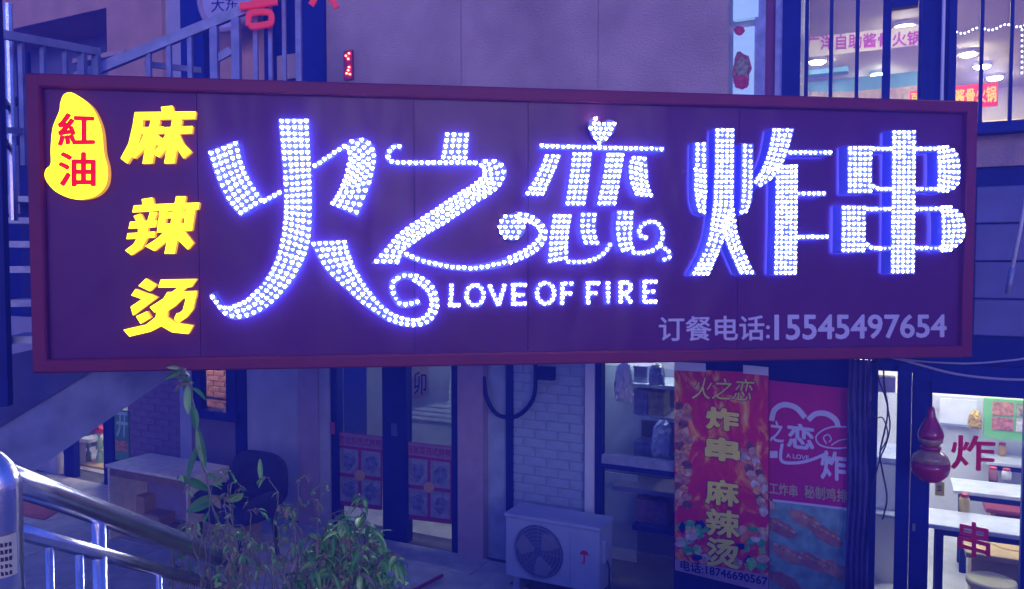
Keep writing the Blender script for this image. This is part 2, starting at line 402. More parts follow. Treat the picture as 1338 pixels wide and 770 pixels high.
ftext('炸', (1243, 568), (1301, 570), (1300, 617), (1242, 613), .0, .003, .018, REDV, label='red vinyl character on the door glass')
ftext('串', (1252, 679), (1294, 686), (1294, 735), (1252, 722), .0, .003, .018, REDV, label='red vinyl character low on the door glass')
# restaurant room
RW = mat('room_wall', (.66, .66, .66), .7, var=.08, scale=3); 
room = Thing('restaurant_room', FAC, (fx(1240), 2, 0), kind='structure')
ra, rb = fx(1118), fx(1420)
room.part('wall', MB().box(ra, rb + 3, 3.2, 3.3, 0, 2.6), RW); room.part('wall', MB().box(ra - .1, ra, .26, 3.3, 0, 2.6), RW)
room.part('floor', MB().box(ra, rb + 3, .24, 3.198, .002, .015), mat('room_floor', (.55, .54, .53), .35, var=.12)); room.part('ceiling', MB().box(ra, rb + 3, .26, 3.3, 2.602, 2.65), RW)
LAMP = mat('lamp_cool', (1, 1, 1), emit=(1, .93, .70), es=42, var=0)
for i, (dx, dy) in enumerate(((.55, .9), (1.7, 1.5), (.8, 2.4))):
    t = Thing('ceiling_lamp', FAC, (ra + dx, dy, 2.56), ('ceiling lamp of the restaurant nearest its door', 'ceiling lamp over the second restaurant table', 'ceiling lamp by the back wall of the restaurant')[i], 'lamp', 'restaurant ceiling lamps')
    t.part('housing', MB().box(ra + dx - .32, ra + dx + .32, dy - .16, dy + .16, 2.56, 2.60), WHITE); t.part('diffuser', MB().box(ra + dx - .29, ra + dx + .29, dy - .13, dy + .13, 2.545, 2.558), LAMP)
LQ0 = mat('jar_lid', (.45, .05, .05), .4)
# menu board on the back wall
def bx(px, py, off): return FAC.hit(px, py, off)
mo = -2.9
mb_ = Thing('menu_board', FAC, (bx(1286, 588, mo)[0], 2.9, bx(1286, 588, mo)[1]), 'green framed menu board with food pictures on the restaurant wall', 'menu board')
GRN = mat('board_green', (.18, .50, .16), .5); x0, z1 = bx(1286, 520, mo); x1, z0 = bx(1400, 582, mo)
mb_.part('frame', MB().box(x0, x1, 2.9, 2.95, z0, z1), GRN)
FOOD = [mat('food_a', (.42, .16, .12), .6, var=.7, scale=30), mat('food_b', (.50, .22, .12), .6, var=.6, scale=26), mat('food_c', (.55, .50, .45), .6, var=.5, scale=30), mat('food_d', (.35, .30, .18), .6, var=.7, scale=30)]
pcw = (x1 - x0 - .12) / 3
for i in range(3):
    for j in range(2):
        h = (z1 - z0 - .14) / 2
        mb_.part('picture', MB().box(x0 + .06 + i * pcw + .012, x0 + .06 + (i + 1) * pcw - .012, 2.892, 2.899, z0 + .09 + j * (h + .02), z0 + .09 + j * (h + .02) + h), FOOD[(i * 2 + j) % 4])
def table(name, px, py, w, d, label, topm, fr=FAC, group=None, h=.75, legm=None):
    c = FAC.local(at_z(px, py, h)); x, y = c.x, c.y; legm = legm or NAVY2
    t = Thing(name, FAC, (x + w / 2, y + d / 2, 0), label, 'table', group)
    t.part('tabletop', MB().box(x, x + w, y, y + d, h - .035, h, bev=.006), topm)
    t.part('apron', MB().box(x + .05, x + w - .05, y + .05, y + d - .05, h - .09, h - .036), legm)
    for a in (.06, w - .11):
        for b in (.06, d - .11): t.part('leg', MB().box(x + a, x + a + .05, y + b, y + b + .05, .015, h - .091), legm)
    return t
GT = mat('table_grey', (.55, .57, .62), .12, var=.12, scale=9, spec=.7)
table('dining_table', 1212, 684, 1.25, .42, 'glossy pale dining table nearest the restaurant glass door', GT, group='restaurant tables')
table('dining_table', 1246, 640, 1.2, .42, 'second dining table from the restaurant door, below the menu board', GT, group='restaurant tables')
table('dining_table', 1288, 603, 1.2, .4, 'farthest dining table close under the menu board', GT, group='restaurant tables')
def stool(px, py, r, m, label, h=.45):
    c = FAC.local(at_z(px, py, h)); t = Thing('stool', FAC, (c.x, c.y, 0), label, 'stool', 'restaurant stools')
    t.part('seat', MB().lathe([(r * .96, h - .05), (r, h - .04), (r, h - .012), (r * .94, h), (r * .5, h + .001)], (c.x, c.y, 0), 28), m)
    for k in range(4):
        a = math.pi / 4 + k * math.pi / 2
        t.part('leg', MB().tube([(c.x + r * .65 * math.cos(a), c.y + r * .65 * math.sin(a), h - .05), (c.x + r * .9 * math.cos(a), c.y + r * .9 * math.sin(a), .015)], .016, 8), m)
stool(1296, 757, .16, mat('stool_cream', (.55, .50, .30), .4), 'round cream stool lowest in view behind the door glass')
stool(1322, 711, .15, WOOD_Y, 'round yellow wood stool under the nearest dining table', .46)
MAROON = mat('bench_maroon', (.30, .05, .07), .5)
def bench(px, py, w, label, seatm=None):
    c = FAC.local(at_z(px, py, .45)); t = Thing('bench', FAC, (c.x, c.y, 0), label, 'bench', 'restaurant benches')
    t.part('seat', MB().box(c.x, c.x + w, c.y, c.y + .3, .41, .45, bev=.005), seatm or WOOD_Y)
    for a in (.04, w - .08): t.part('side_panel', MB().box(c.x + a, c.x + a + .04, c.y + .02, c.y + .28, .015, .409), WOOD_Y)
    t.part('back_panel', MB().box(c.x + .082, c.x + w - .082, c.y + .24, c.y + .27, .1, .405), seatm or WOOD_Y)
bench(1288, 664, .9, 'maroon bench between the two rear dining tables', MAROON); bench(1262, 722, .9, 'yellow wood bench beside the round cream stool')
crumple('paper_decoration', 1265, 1283, 536, 560, -2.8, mat('deco_yellow', (.60, .42, .10), .6), 'crumpled yellow paper decoration on the restaurant wall', 'decoration', .05, 11)
nt_ = Thing('notice_card', FAC, (fx(1230, 635, .0), 0, fz(1230, 650)), 'small yellow card with a black character on the door glass', 'notice')
nt_.part('card', fbox(1222, 1234, 630, 648, .0, .004), mat('card_yellow', (.60, .48, .08), .5))
ftext('立', (1224, 634), (1231, 634), (1231, 642), (1224, 642), .003, .002, .02, BLACK, 'lettering', None, nt_)
wc = Thing('wall_cloth', FAC, (bx(1250, 556, -3.1)[0], 3.1, bx(1250, 556, -3.1)[1]), 'white sheet pinned on the restaurant wall left of the menu board', 'sheet')
wc.part('cloth', fbox(1228, 1276, 522, 554, -3.12, .02), mat('cloth_white', (.80, .80, .82), .7)); wc.part('hem', fbox(1228, 1276, 554.3, 557, -3.1, .05), GALV)
for i, (px_, py_, hh, cc, lb) in enumerate(((1262, 676, .14, (.55, .40, .12), 'yellow napkin holder on the nearest restaurant table'), (1300, 634, .12, (.25, .10, .10), 'dark red condiment jar on the second restaurant table'), (1318, 633, .10, (.6, .6, .55), 'pale condiment jar on the second restaurant table'), (1312, 600, .13, (.50, .30, .10), 'amber bottle on the farthest dining table'))):
    q = FAC.local(at_z(px_, py_, .751)); q.y += .16; m_ = mat('jar_%d' % i, cc, .3); t = Thing('jar', FAC, tuple(q), lb, 'jar', 'things on the restaurant tables')
    t.part('jar_body', MB().lathe([(.034, 0), (.038, .01), (.038, hh * .7), (.028, hh * .82)], tuple(q), 16), m_, smooth=True); t.part('lid', MB().lathe([(.030, hh * .82), (.031, hh), (.02, hh + .004)], tuple(q), 16), LQ0)
sb = Thing('serving_counter', FAC, (fx(1157, 690, -.9), .9, 0), 'white serving counter seen through the narrow pane', 'counter')
sb.part('counter_body', fbox(1120, 1182, 606, 760, -1.0, .5, None, 0, 0, .015), RW); sb.part('worktop', fbox(1118, 1184, 598, 605, -.95, .6), GALV)
sb.part('shelf', fbox(1120, 1180, 672, 676, -.85, .14), GALV)
# lower left: doorway with bottles
fpart('door_post', 136, 149, 480, 770, .03, .1, NAVY2, z0=0, z1=ZT - .002); fpart('door_post', 84, 97, 480, 770, .03, .08, NAVY2, z0=0, z1=ZT - .002)
fpart('door_post', 60, 75, 480, 770, .03, .08, PLASTER_P, z0=0, z1=ZT - .002)
store = Thing('bottle_store', FAC, (fx(110), 1, 0), kind='structure')
store.part('wall', MB().box(fx(20), fx(200), 1.4, 1.5, 0, 2.4), RW); store.part('floor', MB().box(fx(20), fx(200), .24, 1.398, .002, .014), PAVER); store.part('ceiling', MB().box(fx(20), fx(200), .26, 1.5, 2.402, 2.45), WHITE)
t = Thing('tube_lamp', FAC, (fx(110), .8, 2.3), 'tube lamp on the ceiling of the bottle store', 'lamp')
t.part('housing', MB().box(fx(70), fx(150), .7, .8, 2.36, 2.40), WHITE); t.part('tube', MB().tube([(fx(72), .75, 2.34), (fx(148), .75, 2.34)], .015, 8), mat('lamp_tube', (1, 1, 1), emit=(.9, 1, .95), es=90, var=0))
rk = Thing('bottle_rack', FAC, (fx(118, 600, -.4), .4, 0), 'pale wooden rack carrying green bottles inside the left doorway', 'rack')
rz0 = fz(118, 609, -.4)
rk.part('post', fbox(100, 107, 578, 634, -.35, .06, None, 0, 0, .014), PLASTER_P); rk.part('shelf', fbox(100, 140, 609, 614, -.35, .4), WOOD_Y)
rk.part('shelf', fbox(100, 116, 574, 578, -.35, .3), WHITE); rk.part('side_panel', fbox(108, 139, 616, 640, -.38, .3, None, 0, 0, .014), WOOD_Y)
BOT = mat('bottle_green', (.25, .42, .32), .15, var=.2, spec=.7)
for i in range(4):
    for lv in range(3):
        z = rz0 + .008 + lv * .20; x = fx(111 + i * 7.2, 600, -.45); y = .5 + (i % 2) * .09
        o = solo('bottle', MB().lathe([(.036, 0), (.038, .01), (.038, .11), (.03, .135), (.014, .155), (.014, .185), (.016, .186), (.016, .198)], (x, y, z), 12), BOT, 'green drinks bottle, %s from the left in the %s row on the pale rack' % (('first', 'second', 'third', 'last')[i], ('bottom', 'middle', 'top')[lv]), 'bottle', FAC, (x, y, z), True, 'bottles on the rack')
rp = crumple('red_packet', 121, 134, 552, 565, -.4, mat('packet_red', (.60, .05, .08), .5), 'red packet on top of the green bottles', 'packet', .05, 13)
gs = Thing('open_sign', FAC, (fx(158), -.02, fz(158, 602)), 'tall green sign board with a pale character beside the brick wall', 'sign')
gs.part('board', fbox(150, 168, 536, 602, .02, .03), mat('sign_green', (.10, .28, .16), .5)); gs.part('picture', fbox(151, 167, 576, 590, .024, .003), FOOD[1])
ftext('开', (152, 538), (167, 539), (166, 572), (152, 570), .026, .004, .02, mat('sign_pale', (.45, .60, .50), .5), 'lettering', None, gs)

# ------------------------------------------------------------------ upper storey
UZ = 3.562
def ux(px, py=60, off=0): return FAC.hit(px, py, off)[0]
def uwall(px0, px1, m, off=0, th=.22, z0=UZ, z1=6.5, name='wall'):
    return B.part(name, MB().box(ux(px0, 60, off), ux(px1, 60, off), -off, -off + th, z0, z1), m)
uwall(-500, 140, mat('recess_shade', (.16, .16, .26), .7, var=.2, scale=3), -.7); uwall(140, 212, PLASTER); uwall(212, 236, PLASTER_P, -.05)  # first wall: shade of the recess put into its darker colour
B.part('lintel', MB().box(ux(-500), ux(140), .0, .698, fz(140, 10), 6.5), PLASTER); B.part('ledge', MB().box(ux(100), ux(168), -.06, .2, fz(140, 77), fz(140, 71)), PLASTER_G); B.part('door_post', MB().box(ux(118), ux(139), .3, .42, UZ, fz(140, 11)), NAVY)
uwall(236, 266, NAVY, .02, name='door_post'); uwall(266, 345, PLASTER, -.06); uwall(345, 352, NAVY, .02, name='door_post'); uwall(352, 392, NAVY2, -.1)
fpart('panel', 352, 391, 72, 104, -.085, .02, PLASTER_G)
uwall(392, 424, NAVY, .03, name='door_post')
for ja, jb in ((424, 602), (602.8, 781), (781.8, 953)): uwall(ja, jb, PLASTER_G)
uwall(600, 783, NAVY2, -.012, .2)
uwall(953, 986, PLASTER_P, -.02)
uwall(986, 1000, GALV, .05, name='column'); uwall(1000, 1013, mat('column_red', (.22, .05, .12), .5), .02, name='column'); uwall(1013, 1022, GALV, .05, name='column')
uwall(1022, 1046, NAVY, .07, .3, name='column')
uwall(1204, 1212, NAVY, .05, .12, name='window_post'); uwall(1212, 1240, NAVY, .03, .3, name='column'); uwall(1240, 1250, NAVY, .05, .12, name='window_post')
for px in (1054, 1086, 1120, 1283, 1322): uwall(px - 2.5, px + 2.5, NAVY, .05, .04, name='window_bar')
uwall(1153, 1164, NAVY, .05, .1, name='window_post'); uwall(1200, 1203.5, NAVY, .04, .08, name='window_post')
B.part('window_rail', fbox(1164, 1200, -2, 8, .04, .08), NAVY)
B.part('window_pane', MB().box(ux(1046), ux(1204), .02, .026, UZ + .1, 6), GLASS); B.part('window_pane', MB().box(ux(1250), ux(1420), .02, .026, UZ + .1, 6), GLASS)
B.part('window_sill', MB().box(ux(1040), ux(1500), -.12, .2, UZ, UZ + .07), NAVY)
B.part('drain_pipe', MB().tube([(ux(1232, 60, .06), -.07, UZ + .07), (ux(1232, 60, .06), -.07, 6)], .011, 8), WHITE)
# upper dining room
CE = mat('ceiling_cream', (.50, .44, .34), .8, var=.08, scale=2)
ur = Thing('upper_dining_room', FAC, (ux(1200), 3, UZ), kind='structure')
ua, ub = ux(1022), ux(1600)
ur.part('floor', MB().box(ua, ub + 4, .24, 6.9, 3.40, 3.44), WOOD_B); ur.part('ceiling', MB().box(ua - 3, ub + 4, .24, 6.9, 5.2, 5.3), CE)
ur.part('wall', MB().box(ua - 3, ub + 4, 6.9, 7.0, 3.44, 5.2), CE); ur.part('wall', MB().box(ua - 3.1, ua - 3.0, .24, 7.0, 3.4, 5.2), CE)
TEAL = mat('teal_wall', (.14, .36, .44), .6)
ur.part('wall_panel', fbox(1040, 1200, 101, 119, -5.0, .05), TEAL); ur.part('wall_panel', fbox(1030, 1206, 119.3, 150, -4.98, .05), mat('wood_panel', (.50, .36, .22), .6, var=.2, scale=20))
for k in range(14): ur.part('plank', fbox(1050 + k * 10, 1058.5 + k * 10, 120, 150, -4.94, .02), MATS['wood_panel'])
ur.part('beam', fbox(1045, 1108, 86, 96, -4.6, .2), TEAL)
ban = Thing('hanging_banner', FAC, (ux(1100, 60, -1.8), 1.8, fz(1100, 70, -1.8)), 'long cream banner with purple characters hanging inside the upstairs window', 'banner')
ban.part('cloth', fbox(1036, 1206, 42, 68, -1.8, .01), mat('banner_cream', (.55, .50, .42), .8))
ftext('广洋自助酱骨火锅', (1054, 47), (1204, 40), (1204, 59), (1054, 67), -1.79, .004, .02, mat('banner_purple', (.36, .03, .28), .6), 'lettering', None, ban)
for i, (px, py) in enumerate(((1182, 34), (1068, 80), (1148, 97), (1265, 70), (1300, 101), (1283, 86))):
    p = FAC.local(at_z(px, py, 5.17)); t = Thing('downlight', FAC, (p.x, p.y, 5.16), ('round lamp highest in the upstairs window behind the cream banner', 'round ceiling lamp above the teal beam at the left upstairs window bar', 'round ceiling lamp in front of the teal wall panel', 'large round ceiling lamp in the right upstairs window', 'round ceiling lamp right above the red and yellow sign', 'round ceiling lamp seen beside the right window bar')[i], 'lamp', 'upstairs ceiling lamps')
    t.part('rim', MB().lathe([(.10, 0), (.11, .02), (.11, .04)], (p.x, p.y, 5.16), 20), WHITE); t.part('diffuser', MB().lathe([(.07, -.02), (.085, -.01), (.085, -.001)], (p.x, p.y, 5.16), 20), mat('lamp_up', (1, 1, 1), emit=(1, .84, .50), es=260, var=0))
for i in range(2):  # two lamps above the view, added to light the banner
    px_ = (1110, 1290)[i]; t = Thing('downlight', FAC, (ux(px_), .8, 5.16), ('ceiling lamp between the barred window and the cream banner', 'unseen lamp added just inside the right upstairs window')[i], 'lamp', 'upstairs ceiling lamps')
    t.part('rim', MB().lathe([(.10, 0), (.11, .02), (.11, .04)], (ux(px_), .8, 5.16), 20), WHITE); t.part('diffuser', MB().lathe([(.07, -.02), (.085, -.01), (.085, -.001)], (ux(px_), .8, 5.16), 20), MATS['lamp_up'])
rs = Thing('red_sign', FAC, (ux(1270, 120, -1.2), 1.2, fz(1270, 140, -1.2)), 'red sign with yellow characters inside the right upstairs window', 'sign')
rs.part('board', fbox(1246, 1304, 110, 140, -1.2, .04), mat('sign_red', (.55, .03, .04), .5, emit=(1, .03, .03), es=.5)); ftext('酱骨火锅', (1248, 117), (1302, 112), (1302, 133), (1248, 137), -1.19, .006, .02, mat('sign_yellow', (.70, .45, .05), .5, emit=(1, .6, .05), es=.5), 'lettering', None, rs)
rs2 = Thing('red_sign', FAC, (ux(1195, 128, -1.2), 1.2, fz(1195, 140, -1.2)), 'small red lit sign at the lower corner of the barred window', 'sign')
rs2.part('board', fbox(1189, 1200, 119, 142, -1.2, .04), MATS['sign_red']); ftext('百', (1190.5, 122), (1199, 122), (1199, 134), (1190.5, 134), -1.19, .006, .02, MATS['sign_yellow'], 'lettering', None, rs2)
ls = Thing('light_string', FAC, (ux(1300, 40, -.3), .3, fz(1300, 40, -.3)), 'string of tiny white lights sagging inside the right upstairs window', 'light string')
lpts = [FAC.hit(1250 + k * 5.2, 43 - k * .6 + 2.5 * math.sin(k * .9), -.3) for k in range(18)] + [FAC.hit(1335, 40 + k * 7, -.3) for k in range(9)]
ls.part('wire', MB().tube([(x, .3, z) for x, z in lpts], .003, 5), CABLE)
mbL = MB()
for x, z in lpts: mbL.lathe([(.003, -.006), (.006, 0), (.003, .006)], (x, .285, z), 8)
ls.part('bulbs', mbL, mat('bulb', (1, 1, 1), emit=(.95, .95, 1), es=6, var=0), kind='stuff')
# upstairs poster light box
pb = Thing('poster_box', FAC, (ux(965, 80, .03), -.03, fz(965, 128, .03)), 'pale blue poster box with a meat dish picture beside the red column', 'poster')
pb.part('case', fbox(958, 985, 36, 131, .06, .06), mat('poster_blue', (.45, .66, .80), .4, emit=(.45, .72, 1), es=.2)); pb.part('case', fbox(958, 991, -30, 24, .06, .06), MATS['poster_blue'])
def blob(cx, cy, rx, ry, off, th, seed, n=18, j=.14):
    rnd = random.Random(seed); return MB().prism([FAC.hit(cx + rx * (1 + rnd.uniform(-j, j)) * math.cos(2 * math.pi * k / n), cy + ry * (1 + rnd.uniform(-j, j)) * math.sin(2 * math.pi * k / n), off) for k in range(n)], off, th)
pb.part('picture', blob(969, 90, 12, 23, .064, .004, 2), FOOD[0]); pb.part('picture', blob(970, 88, 8, 13, .067, .003, 4), FOOD[3]); pb.part('picture', blob(968, 108, 10, 9, .070, .003, 5), mat('food_red', (.60, .06, .10), .5, var=.4, scale=25))
pb.part('picture', blob(966, 40, 7, 6, .066, .004, 6), MATS['food_red'])
# red LED letter strokes on the plaster wall and round name sign
rl = Thing('led_sign', FAC, (ux(452, 90), -.03, fz(452, 104)), 'small glowing red light fitting on the upstairs plaster wall above the shop sign', 'light sign')
rl.part('backing', fbox(449, 460, 66, 104, .03, .028), mat('led_back', (.35, .03, .05), .5)); 
mbL = MB()
for px, py in ((452, 73), (455, 77), (455, 92), (456, 88), (453, 96), (456, 70), (457, 97)):
    x, z = FAC.hit(px, py, .035); mbL.lathe([(.007, -.007), (.012, 0), (.007, .007)], (x, -.035, z), 8)
rl.part('bulbs', mbL, mat('red_led', (1, .1, .1), emit=(1, .12, .06), es=9, var=0), kind='stuff')
ds = Thing('round_sign', FAC, (ux(295, 10, .3), -.3, fz(295, 26, .3)), 'round pale name sign with dark brush characters behind the stair rail', 'sign')
c = FAC.hit(297, -12, .3); rr = abs(FAC.hit(335, -12, .3)[0] - c[0])
ds.part('disc', MB().prism([(c[0] + rr * math.cos(k * math.pi / 18), c[1] + rr * math.sin(k * math.pi / 18)) for k in range(36)], .3, .08), mat('disc_pale', (.50, .45, .60), .5))
ds.part('rim', MB().tube([(c[0] + rr * math.cos(k * math.pi / 18), -.3, c[1] + rr * math.sin(k * math.pi / 18)) for k in range(37)], .03, 8), MAUVE)
ds.part('bracket', MB().box(c[0] - .05, c[0] + .05, -.22, .0, c[1] - .05, c[1] + .05), NAVY2)
ftext('大东', (276, -2), (311, -4), (311, 13), (276, 16), .304, .004, .0, NAVY2, 'lettering', None, ds)

# ------------------------------------------------------------------ posters and banners on the facade
BR = mat('banner_red', (.50, .03, .16), .55, var=.25, scale=2.5); 
def flame_mat():
    m = mat('banner_flame', (.5, .03, .1), .5, var=0); nt = m.node_tree; b = nt.nodes['Principled BSDF']; tc = [n for n in nt.nodes if n.type == 'TEX_COORD'][0]
    mp = nt.nodes.new('ShaderNodeMapping'); mp.inputs['Scale'].default_value = (3.2, 1, 1.9); n = nt.nodes.new('ShaderNodeTexNoise'); n.inputs['Scale'].default_value = 1.5; n.inputs['Detail'].default_value = 5; n.inputs['Distortion'].default_value = 2.2
    r = nt.nodes.new('ShaderNodeValToRGB'); e = r.color_ramp.elements; e[0].position = .42; e[0].color = (.66, .012, .10, 1); e[1].position = .70; e[1].color = (.95, .70, .22, 1); k = e.new(.52); k.color = (.72, .04, .07, 1); k = e.new(.60); k.color = (.85, .30, .06, 1)
    nt.links.new(tc.outputs['Object'], mp.inputs[0]); nt.links.new(mp.outputs[0], n.inputs['Vector']); nt.links.new(n.outputs['Fac'], r.inputs[0]); nt.links.new(r.outputs[0], b.inputs['Base Color']); return m
FLAME = flame_mat()
YEL = mat('print_yellow', (.85, .78, .10), .5, var=.08); PWH = mat('print_white', (.66, .66, .80), .5, var=.05); OUT = mat('print_dark_red', (.22, .02, .06), .5)
def vox(p0, p1, p2, p3, o): return p0, p1, p2, p3, o
b1 = Thing('food_banner', FAC, (fx(940, 620, .1), -.1, fz(940, 768, .1)), 'tall red banner with yellow characters and a phone number beside the showcase', 'banner')
def fquad(ps, off, th): return MB().prism([FAC.hit(x, y, off) for x, y in ps], off, th)
b1.part('sheet', fquad([(881, 482), (1004, 488), (1004, 775), (882, 742)], .10, .012), FLAME)
b1.part('tape', fquad([(881, 473), (922, 475), (922, 486), (881, 484)], .104, .003), WHITE); b1.part('tape', fquad([(971, 477), (1004, 480), (1004, 491), (971, 488)], .104, .003), WHITE)
def btext(T, s, box, m, bold=.02, o=.1088, outline=True, shear=0, sl=.12):
    x0, y0, x1, y1 = box; dy = (x1 - x0) * sl * .5
    q = ((x0, y0 - dy), (x1, y0 + dy), (x1, y1 + dy), (x0, y1 - dy)); f = FAC
    if outline: T.part('lettering_outline', text_mb(s, [f.hit(a - 1.2 if i in (0, 3) else a + 1.2, b - 1.2 if i < 2 else b + 1.2, o) for i, (a, b) in enumerate(q)], o, .002, bold + .025, shear=shear), OUT)
    T.part('lettering', text_mb(s, [f.hit(a, b, o + .002) for a, b in q], o + .002, .002, bold, shear=shear), m)
btext(b1, '火之恋', (904, 494, 986, 523), YEL, .0, shear=.25, sl=.04)
btext(b1, '炸', (922, 533, 966, 563), YEL, .05); btext(b1, '串', (921, 572, 967, 603), YEL, .05)
btext(b1, '麻', (921, 627, 966, 661), YEL, .035); btext(b1, '辣', (922, 666, 967, 702), YEL, .03); btext(b1, '烫', (923, 704, 966, 742), YEL, .03)
MEAT = mat('print_meat', (.50, .24, .16), .5, var=.5, scale=22); MEAT2 = mat('print_crust', (.60, .40, .24), .5, var=.5, scale=25); VEG = mat('print_green', (.08, .42, .14), .5, var=.5, scale=25); CRM = mat('print_cream', (.62, .52, .46), .5, var=.4, scale=20)
sd = 20
def chunk(T, x, y, w, h, ang, o, m, seed, name='skewer_picture'):
    r_ = random.Random(seed); pts = []
    for k in range(10):
        a_ = k * math.pi / 5 + r_.uniform(-.2, .2); c_, s_ = math.cos(a_), math.sin(a_); q = 1 / max(abs(c_), abs(s_)) ** .6 * r_.uniform(.8, 1.12)
        u, v = c_ * q * w, s_ * q * h; pts.append((min(1003.5 if x < 1004.5 else 1107, max(882 if x < 1004.5 else 1006, x + u * math.cos(ang) - v * math.sin(ang))), y + u * math.sin(ang) + v * math.cos(ang)))
    T.part(name, MB().prism([FAC.hit(p, q, o) for p, q in pts], o, .002), m)
CHAR = mat('print_char', (.20, .07, .06), .5, var=.6, scale=30); SPICE = mat('print_spice', (.62, .28, .10), .5, var=.6, scale=40)
for k in range(13):
    for j in range(2):
        sd += 1; chunk(b1, 886 + j * 10 + 3 * math.sin(k * 1.7 + j), 530 + k * 10.5 + j * 4, 6.5, 5.6, random.Random(sd).uniform(-.6, .6), .1025 + .0002 * (k * 2 + j) % .003, (MEAT, CHAR, SPICE, MEAT2, MEAT)[sd % 5], sd)
for k in range(12):
    for j in range(2):
        sd += 1; chunk(b1, 972 + k * 2.4 + j * 9, 592 + k * 7 - j * 8, 6.5, 5.4, .9 + random.Random(sd).uniform(-.5, .5), .1025 + .0002 * (k * 2 + j) % .003, (MEAT2, SPICE, MEAT, CHAR, CRM)[sd % 5], sd)
vr = random.Random(77)
for i in range(46):
    x = vr.choice([vr.uniform(884, 922), vr.uniform(962, 1001)]); y = vr.uniform(684, 738) + (x - 940) * .06
    b1.part('vegetable_picture', blob(min(996, max(889, x)), y, vr.uniform(4, 8), vr.uniform(3.5, 7), .1058 + .00005 * i, .0015, 60 + i, 11, .35), (VEG, VEG, CRM, MEAT2, NAVY2, mat('print_leaf', (.25, .65, .15), .5, var=.4, scale=30))[i % 6])
b1.part('strip', fquad([(882, 731), (1004, 752), (1004, 775), (882, 745)], .1100, .002), mat('strip_pale', (.45, .30, .40), .5))
btext(b1, '电话:18746690567', (889, 742, 1003, 756), NAVY2, .02, .1125, False, sl=.19)
b2 = Thing('food_banner', FAC, (fx(1055, 620, .06), -.06, fz(1055, 780, .06)), 'purple red banner with a white heart emblem and fried food picture', 'banner')
b2.part('sheet', fquad([(1005, 497), (1108, 508), (1108, 664), (1005, 652)], .06, .012), mat('banner_magenta', (.50, .015, .17), .5, var=.15, scale=3))
b2.part('divider', fquad([(1005, 652), (1108, 664), (1108, 667), (1005, 655)], .062, .01), PWH)
b2.part('picture', fquad([(1005, 655.5), (1108, 667.5), (1108, 800), (1005, 790)], .06, .012), mat('print_teal', (.22, .40, .36), .5, var=.4, scale=9))
for i, (x, y, a) in enumerate(((1020, 690, .5), (1052, 680, .5), (1080, 700, .55), (1030, 725, .5), (1062, 735, .5), (1092, 745, .5), (1025, 760, .5))):
    pts = []
    for k in range(16):
        u, v = 24 * math.cos(k * math.pi / 8), 9 * math.sin(k * math.pi / 8) * (1 + .12 * math.sin(k * 3)); pts.append((min(1107, max(1006, x + u * math.cos(a) - v * math.sin(a))), y + u * math.sin(a) + v * math.cos(a)))
    b2.part('sausage_picture', MB().prism([FAC.hit(p, q, .0625 + i * .0004) for p, q in pts], .0625 + i * .0004, .002), mat('print_sausage%d' % (i % 2), ((.42, .17, .13), (.50, .25, .16))[i % 2], .5, var=.35, scale=12))
def fstroke(T, name, pts, w, off, m, n=24, taper=False):
    c = catmull(pts, n); L, R_ = [], []
    for i, p in enumerate(c):
        a, b = c[max(0, i - 1)], c[min(n - 1, i + 1)]; dx, dy = b[0] - a[0], b[1] - a[1]; l = math.hypot(dx, dy) or 1
        ww = w * (math.sin(math.pi * (i + .6) / n) ** .5 if taper else 1) / 2
        L.append((p[0] - dy / l * ww, p[1] + dx / l * ww)); R_.append((p[0] + dy / l * ww, p[1] - dx / l * ww))
    return T.part(name, ribbon_mb([FAC.hit(x, y, off) for x, y in L], [FAC.hit(x, y, off) for x, y in R_], off, .002), m)
def ribbon_mb(L, R_, off, th, mi=0, ms=None):
    n = len(L); vs = [(x, -off, z) for x, z in L] + [(x, -off, z) for x, z in R_] + [(x, -off + th, z) for x, z in L] + [(x, -off + th, z) for x, z in R_]
    m = MB(); f = [(i, n + i, n + i + 1, i + 1) for i in range(n - 1)]; m.add(vs, f, mi)
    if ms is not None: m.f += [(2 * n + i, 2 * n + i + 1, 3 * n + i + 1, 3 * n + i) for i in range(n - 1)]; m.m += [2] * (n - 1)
    sd_ = [(i, i + 1, 2 * n + i + 1, 2 * n + i) for i in range(n - 1)] + [(n + i, 3 * n + i, 3 * n + i + 1, n + i + 1) for i in range(n - 1)] + [(0, 2 * n, 3 * n, n), (n - 1, 2 * n - 1, 4 * n - 1, 3 * n - 1)]
    m.f += sd_; m.m += [mi if ms is None else ms] * len(sd_); return m
fstroke(b2, 'heart_emblem', [(1008, 550), (1012, 536), (1024, 529), (1040, 533), (1052, 546)], 7, .0645, PWH)
fstroke(b2, 'heart_emblem', [(1056, 549), (1066, 541), (1080, 541), (1092, 549), (1095, 558)], 7, .0645, PWH)
fstroke(b2, 'heart_emblem', [(1022, 580), (1021, 602), (1040, 605), (1060, 601), (1082, 592)], 4, .0645, PWH)
fstroke(b2, 'wing_emblem', [(1106, 558), (1088, 558), (1074, 563), (1066, 572), (1072, 582), (1090, 586), (1106, 585)], 2, .0652, PWH)
fstroke(b2, 'wing_emblem', [(1080, 580), (1076, 572), (1082, 568), (1086, 574), (1083, 578)], 1.6, .0652, PWH)
fstroke(b2, 'wing_emblem', [(1086, 582), (1096, 576), (1106, 574)], 1.6, .0652, PWH)
for i, (x, y) in enumerate(((1018, 682), (1050, 672), (1078, 692), (1028, 717), (1060, 727), (1090, 737))):
    for q in range(5): chunk(b2, x - 14 + q * 8, y - 5 + q * 4.4, 4, 1.6, .55, .0668, SPICE if q % 2 else MEAT2, 300 + i * 9 + q, 'crust_picture')
btext(b2, '之', (1006, 550, 1024, 578), PWH, .02, .064, False); btext(b2, '恋', (1028, 554, 1064, 587), PWH, .03, .064, False)
